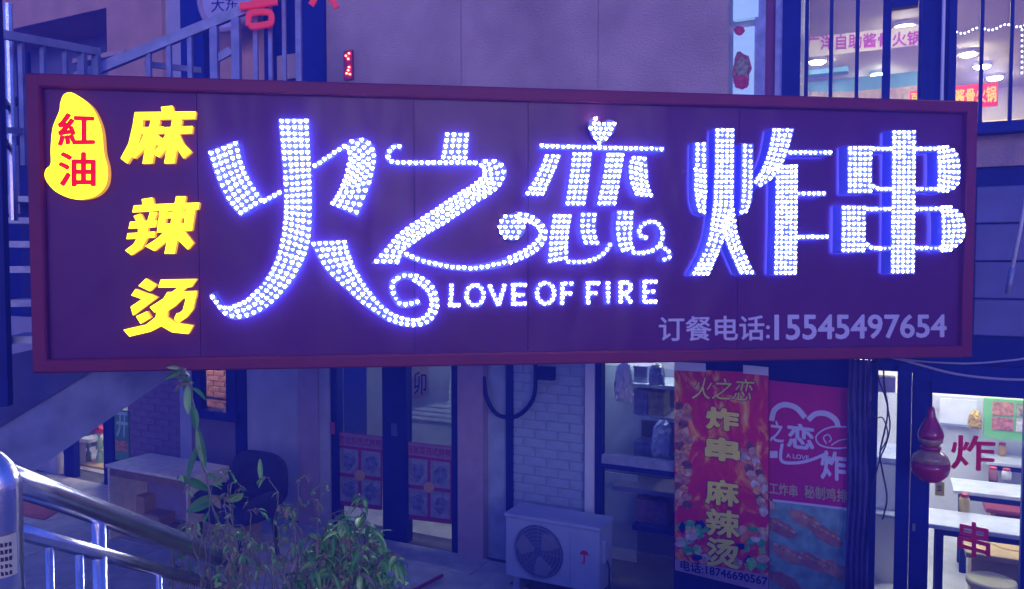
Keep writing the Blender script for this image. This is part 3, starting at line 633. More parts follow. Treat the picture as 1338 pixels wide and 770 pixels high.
fstroke(b2, 'lettering_base', [(1006, 594), (1016, 594)], 9, .0645, PWH)
btext(b2, 'A LOVE', (1027, 594, 1057, 600), PWH, .02, .064, False); btext(b2, '炸', (1072, 590, 1106, 628), PWH, .03, .064, False)
PY = mat('print_gold', (.50, .42, .22), .5)
btext(b2, '工炸串', (1005, 632, 1042, 648), PY, .02, .064, False); btext(b2, '秘制鸡排', (1051, 637, 1107, 654), PY, .02, .064, False)
# clear plastic sheet hanging beside it
rnd = random.Random(4); vs = []; fs = []; nx, nz = 14, 26; x0, x1 = fx(1107, 600, .12), fx(1137, 600, .12); zb, zt = fz(1120, 800, .12), fz(1120, 470, .12)
for i in range(nx + 1):
    for j in range(nz + 1): vs.append((x0 + (x1 - x0) * i / nx, -.10 - .035 * math.sin(i * 1.9 + math.sin(j * .35) * 1.6) + rnd.uniform(-.006, .006), zb + (zt - zb) * j / nz))
nn = len(vs); vs += [(a, b + .004, c_) for a, b, c_ in vs]
for i in range(nx):
    for j in range(nz): k = i * (nz + 1) + j; fs += [(k, k + nz + 1, k + nz + 2, k + 1), (nn + k, nn + k + 1, nn + k + nz + 2, nn + k + nz + 1)]
solo('plastic_curtain', MB().add(vs, fs), mat('plastic_sheet', (.09, .08, .26), .16, var=.3, scale=8, spec=.8), 'crinkled dark plastic curtain strip hanging between banner and door', 'curtain', FAC, (x0, -.1, zb), True)
PK = mat('poster_pink', (.34, .19, .30), .6, var=.1); PR = mat('poster_red', (.32, .03, .13), .6); PGY = mat('poster_grey', (.27, .27, .34), .6, var=.3, scale=12); PD = mat('poster_dark', (.16, .17, .30), .6, var=.5, scale=20)
def door_poster(x0, x1, yt, yb, txt_, label, rows):
    t = Thing('door_poster', FAC, (fx((x0 + x1) / 2, 620, .0), 0, fz((x0 + x1) / 2, yb, 0)), label, 'poster', 'posters on the glass doors')
    s = .12 * (x1 - x0)
    t.part('sheet', fquad([(x0, yt), (x1, yt + s), (x1, yb + s), (x0, yb)], -.01, .008), PR)
    t.part('heading', fquad([(x0, yt + 1), (x1, yt + 1 + s), (x1, yt + 17 + s), (x0, yt + 17)], -.007, .002), PK)
    btext(t, txt_, (x0 + 2, yt + 4 + s / 2, x1 - 1, yt + 15 + s / 2), PR, .01, -.005, False, sl=.12)
    h = (yb - yt - 26) / rows
    for j in range(rows):
        for i in range(2):
            a, b = x0 + 2 + i * (x1 - x0) / 2, x0 - 2 + (i + 1) * (x1 - x0) / 2; y = yt + 21 + j * (h + 2); sa, sb_ = .12 * (a - x0), .12 * (b - x0)
            t.part('picture', fquad([(a, y + sa), (b, y + sb_), (b, y + h - 3 + sb_), (a, y + h - 3 + sa)], -.007, .002), PGY)
            t.part('dish_picture', blob((a + b) / 2, y + h / 2 + sa, (b - a) * .32, h * .3, -.004, .002, int(a + j * 7), j=.2), PD)
    cx, cy = (x0 + x1) / 2, yt + 19 + h + s / 2
    t.part('badge', blob(cx, cy, 7, 7, -.001, .002, 9, j=.05), mat('badge_orange', (.60, .34, .16), .6))
door_poster(441, 499, 564, 660, '老北京西式烤鸭', 'red bordered food poster on the left glass door panel', 2)
door_poster(531, 590, 577, 678, '自家菜西式烤鸭', 'red bordered food poster on the right glass door panel', 2)
wp = Thing('calligraphy_poster', FAC, (fx(565, 510, -.6), .6, fz(565, 540, -.6)), 'cream poster with dark brush characters behind the right glass door', 'poster')
wp.part('sheet', fquad([(533, 470), (590, 474), (586, 524), (533, 536)], -.6, .01), mat('paper_cream', (.60, .62, .52), .7, var=.1)); wp.part('picture', fquad([(536, 470), (560, 472), (560, 518), (536, 522)], -.597, .003), mat('paper_pink', (.62, .42, .36), .7))
btext(wp, '卯', (541, 486, 557, 516), NAVY2, .0, -.594, False)

# ------------------------------------------------------------------ air conditioner
AO = .58
ax0, az1 = FAC.hit(660, 671, AO); ax1 = FAC.hit(783, 690, AO)[0]; az1 = (az1 + FAC.hit(783, 690, AO)[1]) / 2
ac = Thing('air_conditioner', FAC, ((ax0 + ax1) / 2, -AO + .15, 0), 'white outdoor air conditioner unit standing before the white brick wall', 'air conditioner')
az0 = .14; yf, yb = -AO, -AO + .30
ac.part('casing', MB().box(ax0, ax1, yf, yb, az0, az1 - .03, bev=.012), AC_W); ac.part('lid', MB().box(ax0 - .008, ax1 + .008, yf - .008, yb + .008, az1 - .028, az1, bev=.008), AC_W)
fcx, fcz = ax0 + (ax1 - ax0) * .37, (az0 + az1) / 2 - .01; fr_ = .215
def ring(r0, r1, y, n=36):
    return MB().add([(fcx + r * math.cos(2 * math.pi * k / n), y, fcz + r * math.sin(2 * math.pi * k / n)) for r in (r0, r1) for k in range(n)], [(k, (k + 1) % n, n + (k + 1) % n, n + k) for k in range(n)])
ac.part('fan_well', MB().prism([(fcx + fr_ * math.cos(k * math.pi / 18), fcz + fr_ * math.sin(k * math.pi / 18)) for k in range(36)], AO + .003, .02), mat('fan_dark', (.10, .11, .24), .5))
for k in range(3):
    a0 = k * 2.094 + .4; ac.part('fan_blade', MB().prism([(fcx + r * math.cos(a), fcz + r * math.sin(a)) for r, a in ((.04, a0), (.12, a0 - .15), (.19, a0 - .05), (.2, a0 + .5), (.16, a0 + .95), (.09, a0 + .85), (.04, a0 + .7))], AO + .006, .004), mat('fan_grey', (.25, .26, .36), .5))
for r in (.05, .08, .11, .14, .17, .20, .22):
    ac.part('grille_ring', MB().tube([(fcx + r * math.cos(k * math.pi / 15), yf - .014, fcz + r * math.sin(k * math.pi / 15)) for k in range(31)], .0022, 5), GALV)
for k in range(8): ac.part('grille_spoke', MB().tube([(fcx + .04 * math.cos(k * .785), yf - .016, fcz + .04 * math.sin(k * .785)), (fcx + .225 * math.cos(k * .785), yf - .016, fcz + .225 * math.sin(k * .785))], .0022, 5), GALV)
ac.part('seam', MB().box(ax0 + (ax1 - ax0) * .70, ax0 + (ax1 - ax0) * .705, yf - .002, yf + .01, az0 + .02, az1 - .05), GALV)
lx, lz = ax0 + (ax1 - ax0) * .85, (az0 + az1) / 2 + .02
ac.part('emblem', MB().prism([(lx + .036 * math.cos(k * math.pi / 10), lz + .012 + .034 * math.sin(k * math.pi / 10)) for k in range(11)], AO + .003, .003), REDV); ac.part('emblem', MB().box(lx - .006, lx + .006, yf - .003, yf, lz - .055, lz + .01), REDV); ac.part('emblem', MB().box(lx - .022, lx - .006, yf - .0035, yf, lz - .06, lz - .05), REDV)
ac.part('service_cover', MB().box(ax1, ax1 + .022, yf + .08, yf + .20, az1 - .30, az1 - .12), AC_W)
ac.part('pipe', MB().tube([(ax1 + .02, yf + .13, az1 - .29), (ax1 + .035, yf + .14, az1 - .36), (ax1 + .03, yf + .15, az0), (ax1 + .03, yf + .3, .05)], .008, 6), CABLE)
for a in (.06, ax1 - ax0 - .12): ac.part('foot', MB().box(ax0 + a, ax0 + a + .06, yf + .02, yb - .02, .012, az0 - .001), GALV)
# hose on the wall
hs = [FAC.hit(x, y, .06) for x, y in catmull([(632, 492), (636, 520), (650, 542), (672, 545), (690, 532), (699, 512), (700, 470)], 22)]
solo('wall_hose', MB().tube([(x, -.06, z) for x, z in hs], .019, 8), NAVY2, 'dark hose looped on the white brick wall above the air conditioner', 'hose', FAC, (hs[0][0], -.06, hs[0][1]), True)
B.part('meter_box', fbox(702, 722, 480, 497, .07, .07), NAVY2)

# ------------------------------------------------------------------ desk, chair and seats by the left wall
dk = Thing('desk', FAC, (0, 0, 0), 'pale topped wooden desk with open front by the mauve brick wall', 'desk')
A = FAC.local(at_z(137, 607, .75)); dw, dd = 1.12, .5; dx, dy = A.x, A.y
dk.e.location = FAC.world((dx + dw / 2, dy, 0)); dk.base = Vector((dx + dw / 2, dy, 0))
dk.part('desktop', MB().box(dx, dx + dw, dy, dy + dd, .72, .75, bev=.006), WOOD_T)
dk.part('side_panel', MB().box(dx + .01, dx + .03, dy + .02, dy + dd - .02, .012, .719), WOOD_T); dk.part('side_panel', MB().box(dx + dw - .03, dx + dw - .01, dy + .02, dy + dd - .02, .012, .719), WOOD_T)
dk.part('back_panel', MB().box(dx + .031, dx + dw - .031, dy + dd - .06, dy + dd - .04, .15, .719), mat('desk_back', (.32, .26, .40), .6)); dk.part('drawer', MB().box(dx + .031, dx + dw - .031, dy + .03, dy + dd - .062, .64, .718), WOOD_B)
dk.part('shelf', MB().box(dx + .031, dx + dw - .031, dy + .15, dy + dd - .062, .1, .12), WOOD_B)
def carton(px, py, w, d, h, label, m):
    c = FAC.local(at_z(px, py, .012)); t = Thing('carton', FAC, (c.x, c.y, .012), label, 'box'); x, y = c.x, c.y
    t.part('box_body', MB().box(x, x + w, y, y + d, .012, h, bev=.006), m); t.part('flap', MB().box(x - .004, x + w + .004, y - .004, y + d * .5, h + .001, h + .006), m); t.part('flap', MB().box(x - .004, x + w + .004, y + d * .52, y + d, h + .001, h + .006), m)
carton(166, 690, .26, .2, .36, 'tan carton standing under the pale desk', mat('card_tan', (.48, .33, .24), .8, var=.15))
carton(188, 699, .22, .18, .22, 'small brown carton in front under the desk', mat('card_brown', (.40, .26, .20), .8, var=.2))
carton(284, 722, .30, .25, .46, 'upright tan carton below the dark armchair', MATS['card_tan'])
# dark rounded armchair
c = FAC.local(at_z(310, 668, .44)); ch = Thing('armchair', FAC, (c.x, c.y, 0), 'dark rounded armchair standing behind the dried climbing plant', 'chair')
FAB = mat('dark_fabric', (.035, .035, .12), .8, var=.25, scale=12)
def cushion(x0, x1, y0, y1, z0, z1, n=2.6, seg=20):
    vs, fs = [], []; cx, cy, cz = (x0 + x1) / 2, (y0 + y1) / 2, (z0 + z1) / 2
    def sp(v, e): return math.copysign(abs(v) ** e, v)
    for i in range(seg // 2 + 1):
        ph = -math.pi / 2 + math.pi * i / (seg // 2)
        for k in range(seg):
            th = 2 * math.pi * k / seg; e = 2 / n
            vs.append((cx + (x1 - x0) / 2 * sp(math.cos(ph), e) * sp(math.cos(th), e), cy + (y1 - y0) / 2 * sp(math.cos(ph), e) * sp(math.sin(th), e), cz + (z1 - z0) / 2 * sp(math.sin(ph), e)))
    for i in range(seg // 2):
        for k in range(seg): k2 = (k + 1) % seg; fs.append((i * seg + k, i * seg + k2, (i + 1) * seg + k2, (i + 1) * seg + k))
    return MB().add(vs, fs)
X, Y_ = c.x, c.y
ch.part('seat', cushion(X - .28, X + .28, Y_ - .25, Y_ + .28, .34, .5), FAB, smooth=True); ch.part('backrest', cushion(X - .33, X + .33, Y_ + .2, Y_ + .36, .42, .93, 3.2), FAB, smooth=True)
for s in (-1, 1):
    ch.part('armrest', cushion(X + s * .31 - .05, X + s * .31 + .05, Y_ - .25, Y_ + .25, .4, .64), FAB, smooth=True)
    for q in (-.2, .2): ch.part('leg', MB().tube([(X + s * .24, Y_ + q, .36), (X + s * .27, Y_ + q * 1.1, .012)], .02, 8), BLACK)
# pale wooden chair behind
c = FAC.local(at_z(282, 606, .45)); X, Y_ = c.x, c.y; pc = Thing('wooden_chair', FAC, (X, Y_, 0), 'pale wooden chair tucked under the brick room window', 'chair'); CW = mat('chair_wood', (.42, .32, .40), .6)
pc.part('seat', MB().box(X - .22, X + .22, Y_ - .2, Y_ + .2, .42, .45, bev=.006), CW); pc.part('backrest', MB().box(X - .21, X + .21, Y_ + .17, Y_ + .19, .82, .96, bev=.006), CW)
for s in (-1, 1):
    pc.part('back_post', MB().box(X + s * .2 - .02, X + s * .2 + .02, Y_ + .165, Y_ + .2, .451, .96), CW)
    for q in (-.18, .17): pc.part('leg', MB().box(X + s * .19 - .018, X + s * .19 + .018, Y_ + q - .018, Y_ + q + .018, .012, .419), CW)
# red mat on the floor
pA = [at_z(x, y, .0) for x, y in ((38, 650), (82, 668), (58, 682), (10, 672))]; mm_ = MB().add([(p.x, p.y, .016) for p in pA] + [(p.x, p.y, .024) for p in pA], [(4, 5, 6, 7), (3, 2, 1, 0), (0, 1, 5, 4), (1, 2, 6, 5), (2, 3, 7, 6), (3, 0, 4, 7)])
solo('door_mat', mm_, mat('mat_red', (.42, .12, .12), .9, var=.2, scale=20, bump=.4), 'worn red mat on the paving below the stairs', 'mat', WORLD, tuple(pA[0]))
tp = [at_z(x, y, .05) for x, y in ((505, 790), (540, 772), (578, 752))]
solo('red_pole', MB().tube(tp, .016, 8), mat('pole_red', (.45, .04, .10), .5), 'thin red pole lying on the ground before the glass doors', 'pole', WORLD, tuple(tp[0]), True)

# ------------------------------------------------------------------ outdoor staircase at the left
P0 = at(60, 605, 5.0); stair = Frame((P0.x, P0.y, 0), math.atan2(.24, .97))
S = Thing('outdoor_staircase', stair, (0, .5, 0), 'grey concrete outdoor staircase rising to the right behind the sign', 'staircase')
def sp_(px, py, off=0): return stair.hit(px, py, off)
SCN = mat('stair_concrete', (.21, .24, .37), .8, var=.35, scale=3.5, bump=.5, bscale=18)
pl = [sp_(-60, 690), sp_(60, 605), sp_(232, 486), sp_(400, 365), sp_(400, 250), sp_(150, 420), sp_(-60, 520)]
S.part('flight_slab', MB().prism(pl, 0, 1.1), SCN)
S.part('step_shade_panel', MB().prism([sp_(-60, 594, .02), sp_(118, 487, .02), sp_(118, 440, .02), sp_(-60, 480, .02)], .02, .019), mat('step_shade', (.05, .06, .20), .6, var=.3, scale=4))  # dark sheet over the slab, painting the shade of recessed steps
a = sp_(20, 560); k = 0
for py, yy in ((440, 4.6), (392, 4.87), (348, 5.14), (315, 5.41), (284, 5.68), (256, 5.95)):
    L = at(9, py, yy); Lq = stair.local(L); S.part('tread', MB().box(Lq.x, Lq.x + 1.0, Lq.y, Lq.y + .3, Lq.z - .045, Lq.z), GALV)
for px, Y, w in ((-2, 4.5, .025), (34, 6.2, .04)):
    q = stair.local(at(px, 300, Y)); S.part('post', MB().box(q.x - w, q.x + w, q.y, q.y + .08, 1.85 if px < 0 else 2.3, 4.4), NAVY2)
for py in (205, 150, 205):
    pass
q = stair.local(at(13, 90, 5.4)); S.part('rail_post', MB().tube([(q.x, q.y, 3.0), (q.x, q.y, 4.5)], .028, 10), STEEL)
for (xa, ya, Ya), (xb, yb_, Yb), r in (((-20, 141, 4.9), (46, 128, 6.4), .035), ((-20, 195, 4.9), (46, 178, 6.4), .035)):
    pa, pb_ = stair.local(at(xa, ya, Ya)), stair.local(at(xb, yb_, Yb)); S.part('rail', MB().tube([pa, pb_], r, 8), NAVY2)
# landing rail (white flat bar) and its balusters
def bar(T, name, p, q_, w, h, m):
    p, q_ = Vector(p), Vector(q_); d = (q_ - p).normalized(); n = Vector((0, 0, 1)) if abs(d.z) < .9 else Vector((0, 1, 0)); sdv = d.cross(n).normalized(); u = sdv.cross(d).normalized()
    vs = [e + sdv * (a * w / 2) + u * (b * h / 2) for e in (p, q_) for a, b in ((-1, -1), (1, -1), (1, 1), (-1, 1))]
    return T.part(name, MB().add(vs, [(3, 2, 1, 0), (4, 5, 6, 7), (0, 1, 5, 4), (1, 2, 6, 5), (2, 3, 7, 6), (3, 0, 4, 7)]), m)
lr = Thing('landing_railing', WORLD, tuple(at(60, 120, 5.6)), 'pale flat railing of the upper landing at the far left', 'railing')
RAILM = mat('rail_pale', (.40, .40, .52), .5, .1, var=.2, scale=6); RAILB = mat('rail_blue', (.24, .27, .44), .5, .2, var=.25, scale=8)
lpA, lpB = at(-25, 40, 4.9), at(128, 68, 5.9)
bar(lr, 'top_rail', lpA, lpB, .05, .055, RAILM)
for u in (.30, .48, .68, .84, .98):
    p = lpA.lerp(lpB, u); bar(lr, 'baluster', p - Vector((0, 0, .03)), p - Vector((0, 0, .85)), .05 if u in (.84, .98) else .03, .05 if u in (.84, .98) else .03, RAILB)
bar(lr, 'bottom_rail', lpA - Vector((0, 0, .62)), lpB - Vector((0, 0, .62)), .03, .04, RAILB)
# sloping stair rail above the sign
sr = Thing('stair_railing', WORLD, tuple(at(250, 150, 6.2)), 'grey blue sloping stair railing with square balusters above the sign', 'railing')
sA, sB = at(100, 102, 6.0), at(400, -20, 6.45)
bar(sr, 'top_rail', sA, sB, .06, .075, RAILB)
for px, w in ((190, .035), (216, .035), (243, .035), (275, .06), (304, .065), (330, .035), (350, .03), (369, .03), (389, .045)):
    u = (px - 100) / 300; p = sA.lerp(sB, u); bar(sr, 'baluster', p - Vector((0, 0, .04)), Vector((p.x, p.y, 3.2)), w, w, RAILB)
p, q_ = at(281, 78, 6.27), at(302, 66, 6.3); bar(sr, 'cross_rail', p, q_, .04, .06, RAILB)
p, q_ = at(128, 84, 6.05), at(262, 98, 6.25); bar(sr, 'lower_rail', at(190, 84, 6.3), at(262, 92, 6.6), .03, .045, RAILM)
rc = Thing('red_letter_sign', WORLD, tuple(at(345, 38, 6.2)), 'big red characters fixed along the upper stair rail', 'sign')
RCH = mat('red_letter', (.60, .02, .03), .45, emit=(1, .03, .04), es=.15, var=.05)
UPF = Frame(tuple(at(335, 20, 6.25))[:2] + (0,), .15)
rcT = rc; rc2 = rc
def uq(ps): return [UPF.hit(x, y, 0) for x, y in ps]
def rstroke(pts, w):
    c_ = catmull(pts, 30); L, R_ = [], []
    for i, p in enumerate(c_):
        a, b = c_[max(0, i - 1)], c_[min(29, i + 1)]; dx_, dy_ = b[0] - a[0], b[1] - a[1]; l = math.hypot(dx_, dy_) or 1
        L.append((p[0] - dy_ / l * w / 2, p[1] + dx_ / l * w / 2)); R_.append((p[0] + dy_ / l * w / 2, p[1] - dx_ / l * w / 2))
    global roff
    roff += .002
    m = ribbon_mb(uq(L), uq(R_), roff, .04); m.v = [tuple(UPF.world(v)) for v in m.v]; rc.part('letter_stroke', m, RCH)
roff = 0
rstroke([(313, 8), (335, 5), (362, 1)], 8); rstroke([(324, 33), (325, 20), (330, 16), (348, 15), (354, 18), (354, 28), (350, 31), (332, 34), (326, 33)], 7); rstroke([(332, -25), (334, 6)], 8)
rstroke([(413, -8), (410, 0), (406, 6)], 7); rstroke([(427, -6), (434, 0), (440, 10)], 7); rstroke([(420, -25), (421, -2)], 6); rstroke([(318, -22), (352, -24)], 8); rstroke([(405, -18), (438, -20)], 7)

# ------------------------------------------------------------------ steel handrail near the camera
HR = Thing('steel_handrail', WORLD, (-1.08, 1.65, 1.1), 'polished stainless handrail descending the entrance steps at the lower left', 'handrail')
h0, h1 = at(63, 645, 1.75), at(255, 716, 2.5); dirv = (h1 - h0) / (h1.y - h0.y)
hend = h0 + dirv * 1.15; 
pst = at(6, 700, 1.56); PY_ = pst.y; zt0 = at(6, 640, 1.56).z
pth = [Vector((pst.x, PY_, 1.1)), Vector((pst.x, PY_, zt0))] + [Vector((pst.x - .06 * (1 - math.cos(k * math.pi / 16)), PY_, zt0 + .06 * math.sin(k * math.pi / 16))) for k in range(1, 9)] + [Vector((pst.x - .4, PY_, zt0 + .06))]
HR.part('top_rail', MB().tube([hend, h1, h0, h0 - dirv * .34], .031, 24), STEEL, smooth=True)
HR.part('end_post', MB().tube(pth, .0335, 24), STEEL, smooth=True)
low = Vector((0, 0, -.108))
HR.part('lower_rail', MB().tube([hend + low, h0 + low - dirv * .34], .019, 16), STEEL, smooth=True)
def rail_at(px):
    for k in range(400):
        p = h0 + dirv * (k * .003)
        if CX + p.x / p.y * FPX >= px: return p
    return p
for px, r, full in ((122, .0175, True), (46, .009, False), (95, .010, False), (200, .009, False)):
    p = rail_at(px); HR.part('baluster', MB().tube([p + (Vector((0, 0, -.02)) if full else low), Vector((p.x, p.y, .75))], r, 16), STEEL, smooth=True)
HR.part('end_cap', MB().tube([hend, hend + dirv * .02], [.0335, .03], 20), GALV)
# paper sticker on the post
sk = Thing('paper_sticker', WORLD, (pst.x, PY_ - .04, 1.98), 'small creased paper sticker with dark print on the handrail post', 'sticker')
vs, n = [], 8
zt_, zb_ = at(5, 703, PY_ - .03).z, at(5, 757, PY_ - .03).z
for k in range(n + 1):
    a = -1.9 + k * 1.5 / n
    for z in (zb_, zt_): vs.append((pst.x + .0368 * math.cos(a) * 1.0, PY_ + .0368 * math.sin(a), z + .006 * k / n))
sk.part('paper', MB().add(vs, [(2 * k, 2 * k + 2, 2 * k + 3, 2 * k + 1) for k in range(n)]), mat('sticker_paper', (.62, .58, .42), .7))
mbp = MB(); rnd = random.Random(2)
for row in range(5):
    for cidx in range(5):
        a = -1.6 + cidx * .2; z = zb_ + .008 + row * (zt_ - zb_ - .012) / 5; hh = .009; da = .085
        mbp.add([(pst.x + .0372 * math.cos(a_), PY_ + .0372 * math.sin(a_), zz) for a_, zz in ((a, z), (a + da * 2 * rnd.uniform(.6, 1), z), (a + da * 2 * rnd.uniform(.6, 1), z + hh * rnd.uniform(.5, 1)), (a, z + hh))], [(0, 1, 2, 3)])
sk.part('print', mbp, BLACK, kind='stuff')

# ------------------------------------------------------------------ the sign
SZ0, SZ1 = SIGN.hit(655, 476.5)[1], SIGN.hit(655, 115.5)[1]
G = Thing('shop_sign', SIGN, (SLEN / 2, .1, SZ0), 'long maroon shop sign board with glowing white and yellow characters', 'sign')
FRM = mat('sign_frame', (.20, .018, .045), .5, spec=.25, var=.1, scale=4)
def panel_mat():
    m = mat('sign_panel', (.12, .018, .10), .3, var=.06, scale=2, spec=.22); nt = m.node_tree; b = nt.nodes['Principled BSDF']; tc = [n for n in nt.nodes if n.type == 'TEX_COORD'][0]
    mp = nt.nodes.new('ShaderNodeMapping'); mp.inputs['Scale'].default_value = (2.2, 1, 1.1); n = nt.nodes.new('ShaderNodeTexNoise'); n.inputs['Scale'].default_value = 1.4; n.inputs['Detail'].default_value = 2
    bp = nt.nodes.new('ShaderNodeBump'); bp.inputs['Strength'].default_value = .5; bp.inputs['Distance'].default_value = .05
    nt.links.new(tc.outputs['Object'], mp.inputs[0]); nt.links.new(mp.outputs[0], n.inputs['Vector']); nt.links.new(n.outputs['Fac'], bp.inputs['Height']); nt.links.new(bp.outputs[0], b.inputs['Normal']); return m
PANEL = panel_mat()
fw = .068
G.part('frame', MB().box(0, SLEN, -.035, .16, SZ1 - fw, SZ1, bev=.008), FRM); G.part('frame', MB().box(0, SLEN, -.035, .16, SZ0, SZ0 + fw, bev=.008), FRM)
G.part('frame', MB().box(0, fw, -.037, .158, SZ0 + .002, SZ1 - .002, bev=.008), FRM); G.part('frame', MB().box(SLEN - fw, SLEN, -.037, .158, SZ0 + .002, SZ1 - .002, bev=.008), FRM)
seams = [fw + .002] + [SIGN.hit(px, 200)[0] for px in (258, 541, 690, 966)] + [SLEN - fw - .002]
for a, b in zip(seams[:-1], seams[1:]): G.part('panel', MB().box(a + .0015, b - .0015, 0, .012, SZ0 + fw + .001, SZ1 - fw - .001), PANEL)
G.part('back_panel', MB().box(fw + .004, SLEN - fw - .004, .02, .15, SZ0 + fw, SZ1 - fw), NAVY2)
for x in (.9, 2.6, 4.4):
    w0 = SIGN.world((x, .16, 3.0)); q = FAC.local(w0); G.part('bracket', MB().box(x - .03, x + .03, .161, .16 + (-q.y) / math.cos(SIGN.rz - FAC.rz) + .1, 2.9, 2.96), NAVY2)
LED = mat('led_white', (1, 1, 1), emit=(.80, .90, 1), es=20, var=0)
FACE = mat('letter_face', (.06, .07, .35), .5, emit=(.15, .19, .8), es=.25, var=0)  # bloom between the LEDs put in as a face glow
SIDE = mat('letter_side', (.12, .13, .75), .3, emit=(.05, .06, .6), es=.14, var=0)  # side glow added to throw blue onto the panel
HALO = mat('letter_back_glow', (.5, .5, 1), .5, emit=(.08, .22, 1), es=7, var=0)  # glowing letter backs added in place of lens bloom on the panel
HEART = [(0, -.5), (.26, -.24), (.48, .05), (.5, .26), (.36, .43), (.16, .42), (0, .26), (-.16, .42), (-.36, .43), (-.5, .26), (-.48, .05), (-.26, -.24)]
LED_DIM = mat('led_dim', (1, 1, 1), emit=(.72, .82, 1), es=1, var=0); LED_HOT = mat('led_hot', (1, 1, 1), emit=(.9, .96, 1), es=36, var=0)
HR_ = random.Random(17)
def heart(mb, x, z, y, s):
    x += HR_.gauss(0, .0009); z += HR_.gauss(0, .0009); s *= HR_.uniform(.92, 1.06); u_ = HR_.random(); mi_ = 1 if u_ < .05 else 2 if u_ > .82 else 0
    n = len(HEART); vs = [(x, y - .0025, z)] + [(x + a * s * .85, y - .002, z + b * s * .8) for a, b in HEART] + [(x + a * s, y, z + b * s) for a, b in HEART]
    fs = []
    for i in range(n):
        j = (i + 1) % n; fs += [(0, 1 + i, 1 + j), (1 + i, 1 + n + i, 1 + n + j, 1 + j)]
    mb.add(vs, fs, mi_)
class Letter:
    def __init__(s, depth, sp, size): s.b = MB(); s.l = MB(); s.d = depth; s.sp = sp; s.sz = size; s.k = 0; s.gap = .012 if depth > .08 else depth * .62; s.r = random.Random(int(depth * 999 + size * 9e5))
    def conv(s, cr, p): return (cr[0] + p[0] / cr[2], cr[1] + p[1] / cr[2])
    def ribbon(s, cr, L, R_, n=40, pad=.1):
        L, R_ = catmull([s.conv(cr, p) for p in L], n), catmull([s.conv(cr, p) for p in R_], n)
        s.k += 1; off = s.d + s.k * .0006
        Lu, Ru = [SIGN.hit(x, y, off) for x, y in L], [SIGN.hit(x, y, off) for x, y in R_]
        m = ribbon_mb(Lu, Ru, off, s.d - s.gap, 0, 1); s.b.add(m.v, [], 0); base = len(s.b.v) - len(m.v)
        s.b.f += [tuple(i + base for i in f) for f in m.f]; s.b.m += m.m
        mid = [((a[0] + b[0]) / 2, (a[1] + b[1]) / 2) for a, b in zip(Lu, Ru)]
        acc = [0]
        for a, b in zip(mid[:-1], mid[1:]): acc.append(acc[-1] + math.hypot(b[0] - a[0], b[1] - a[1]))
        rows = max(1, round(acc[-1] / s.sp))
        for r in range(rows):
            t = (r + .5) / rows * acc[-1]; i = max(j for j in range(n) if acc[j] <= t); i = min(i, n - 2); u = (t - acc[i]) / max(1e-6, acc[i + 1] - acc[i])
            a = (Lu[i][0] + (Lu[i + 1][0] - Lu[i][0]) * u, Lu[i][1] + (Lu[i + 1][1] - Lu[i][1]) * u); b = (Ru[i][0] + (Ru[i + 1][0] - Ru[i][0]) * u, Ru[i][1] + (Ru[i + 1][1] - Ru[i][1]) * u)
            w = math.hypot(b[0] - a[0], b[1] - a[1]); nc = max(1, round(w / (s.sp * 1.0)))
            for c in range(nc):
                v = (c + .5) / nc; heart(s.l, a[0] + (b[0] - a[0]) * v, a[1] + (b[1] - a[1]) * v, -off - .002, s.sz)
    def line(s, cr, pts, w, n=None):
        P = [s.conv(cr, p) for p in pts]; n = n or max(8, 8 * len(pts)); c = catmull(P, n) if len(P) > 2 else [(P[0][0] + (P[1][0] - P[0][0]) * i / (n - 1), P[0][1] + (P[1][1] - P[0][1]) * i / (n - 1)) for i in range(n)]
        L, R_ = [], []; w = w / cr[2]
        for i, p in enumerate(c):
            a, b = c[max(0, i - 1)], c[min(n - 1, i + 1)]; dx, dy = b[0] - a[0], b[1] - a[1]; l = math.hypot(dx, dy) or 1
            L.append((p[0] - dy / l * w / 2, p[1] + dx / l * w / 2)); R_.append((p[0] + dy / l * w / 2, p[1] - dx / l * w / 2))
        s.ribbon((0, 0, 1), L, R_, n)
    def poly(s, cr, pts, hexa=True):
        s.k += 1; off = s.d + s.k * .0006; P = [SIGN.hit(*s.conv(cr, p), off) for p in pts]; m = MB().prism(P, off, s.d - s.gap, 0, 1)
        base = len(s.b.v); s.b.v += m.v; s.b.f += [tuple(i + base for i in f) for f in m.f]; s.b.m += m.m
        x0, x1, z0, z1 = min(p[0] for p in P), max(p[0] for p in P), min(p[1] for p in P), max(p[1] for p in P)
        z = z0 + s.sp * .5; r = 0
        while z < z1:
            x = x0 + s.sp * (.5 if r % 2 else .15)
            while x < x1:
                ins = False
                for i in range(len(P)):
                    a, b = P[i], P[i - 1]
                    if (a[1] > z) != (b[1] > z) and x < (b[0] - a[0]) * (z - a[1]) / (b[1] - a[1]) + a[0]: ins = not ins
                if ins: heart(s.l, x, z, -off - .002, s.sz)
                x += s.sp
            z += s.sp * .9; r += 1
    def build(s, label):
        o = G.part('letter', s.b, [FACE, SIDE, HALO], label=label); G.part('led_dots', s.l, [LED, LED_DIM, LED_HOT], o, kind='stuff')
c3, c4, c5 = (260, 140, 2.567), (480, 140, 2.567), (860, 140, 2.265)
SP, HS = .0315, .0188
l = Letter(.05, SP, HS)      # fire
l.ribbon(c3, [(28, 148), (55, 230), (90, 310), (138, 368)], [(132, 110), (150, 190), (178, 250), (222, 318)])
l.line(c3, [(212, 320), (278, 282)], 19)
l.ribbon(c3, [(266, 38), (275, 150), (284, 290), (280, 400), (262, 490), (225, 570), (165, 635), (110, 662), (75, 662), (48, 622)], [(370, 38), (374, 150), (380, 280), (376, 430), (352, 520), (300, 605), (220, 682), (130, 714), (75, 690), (33, 632)], 70)
l.line(c3, [(382, 203), (495, 126)], 19)
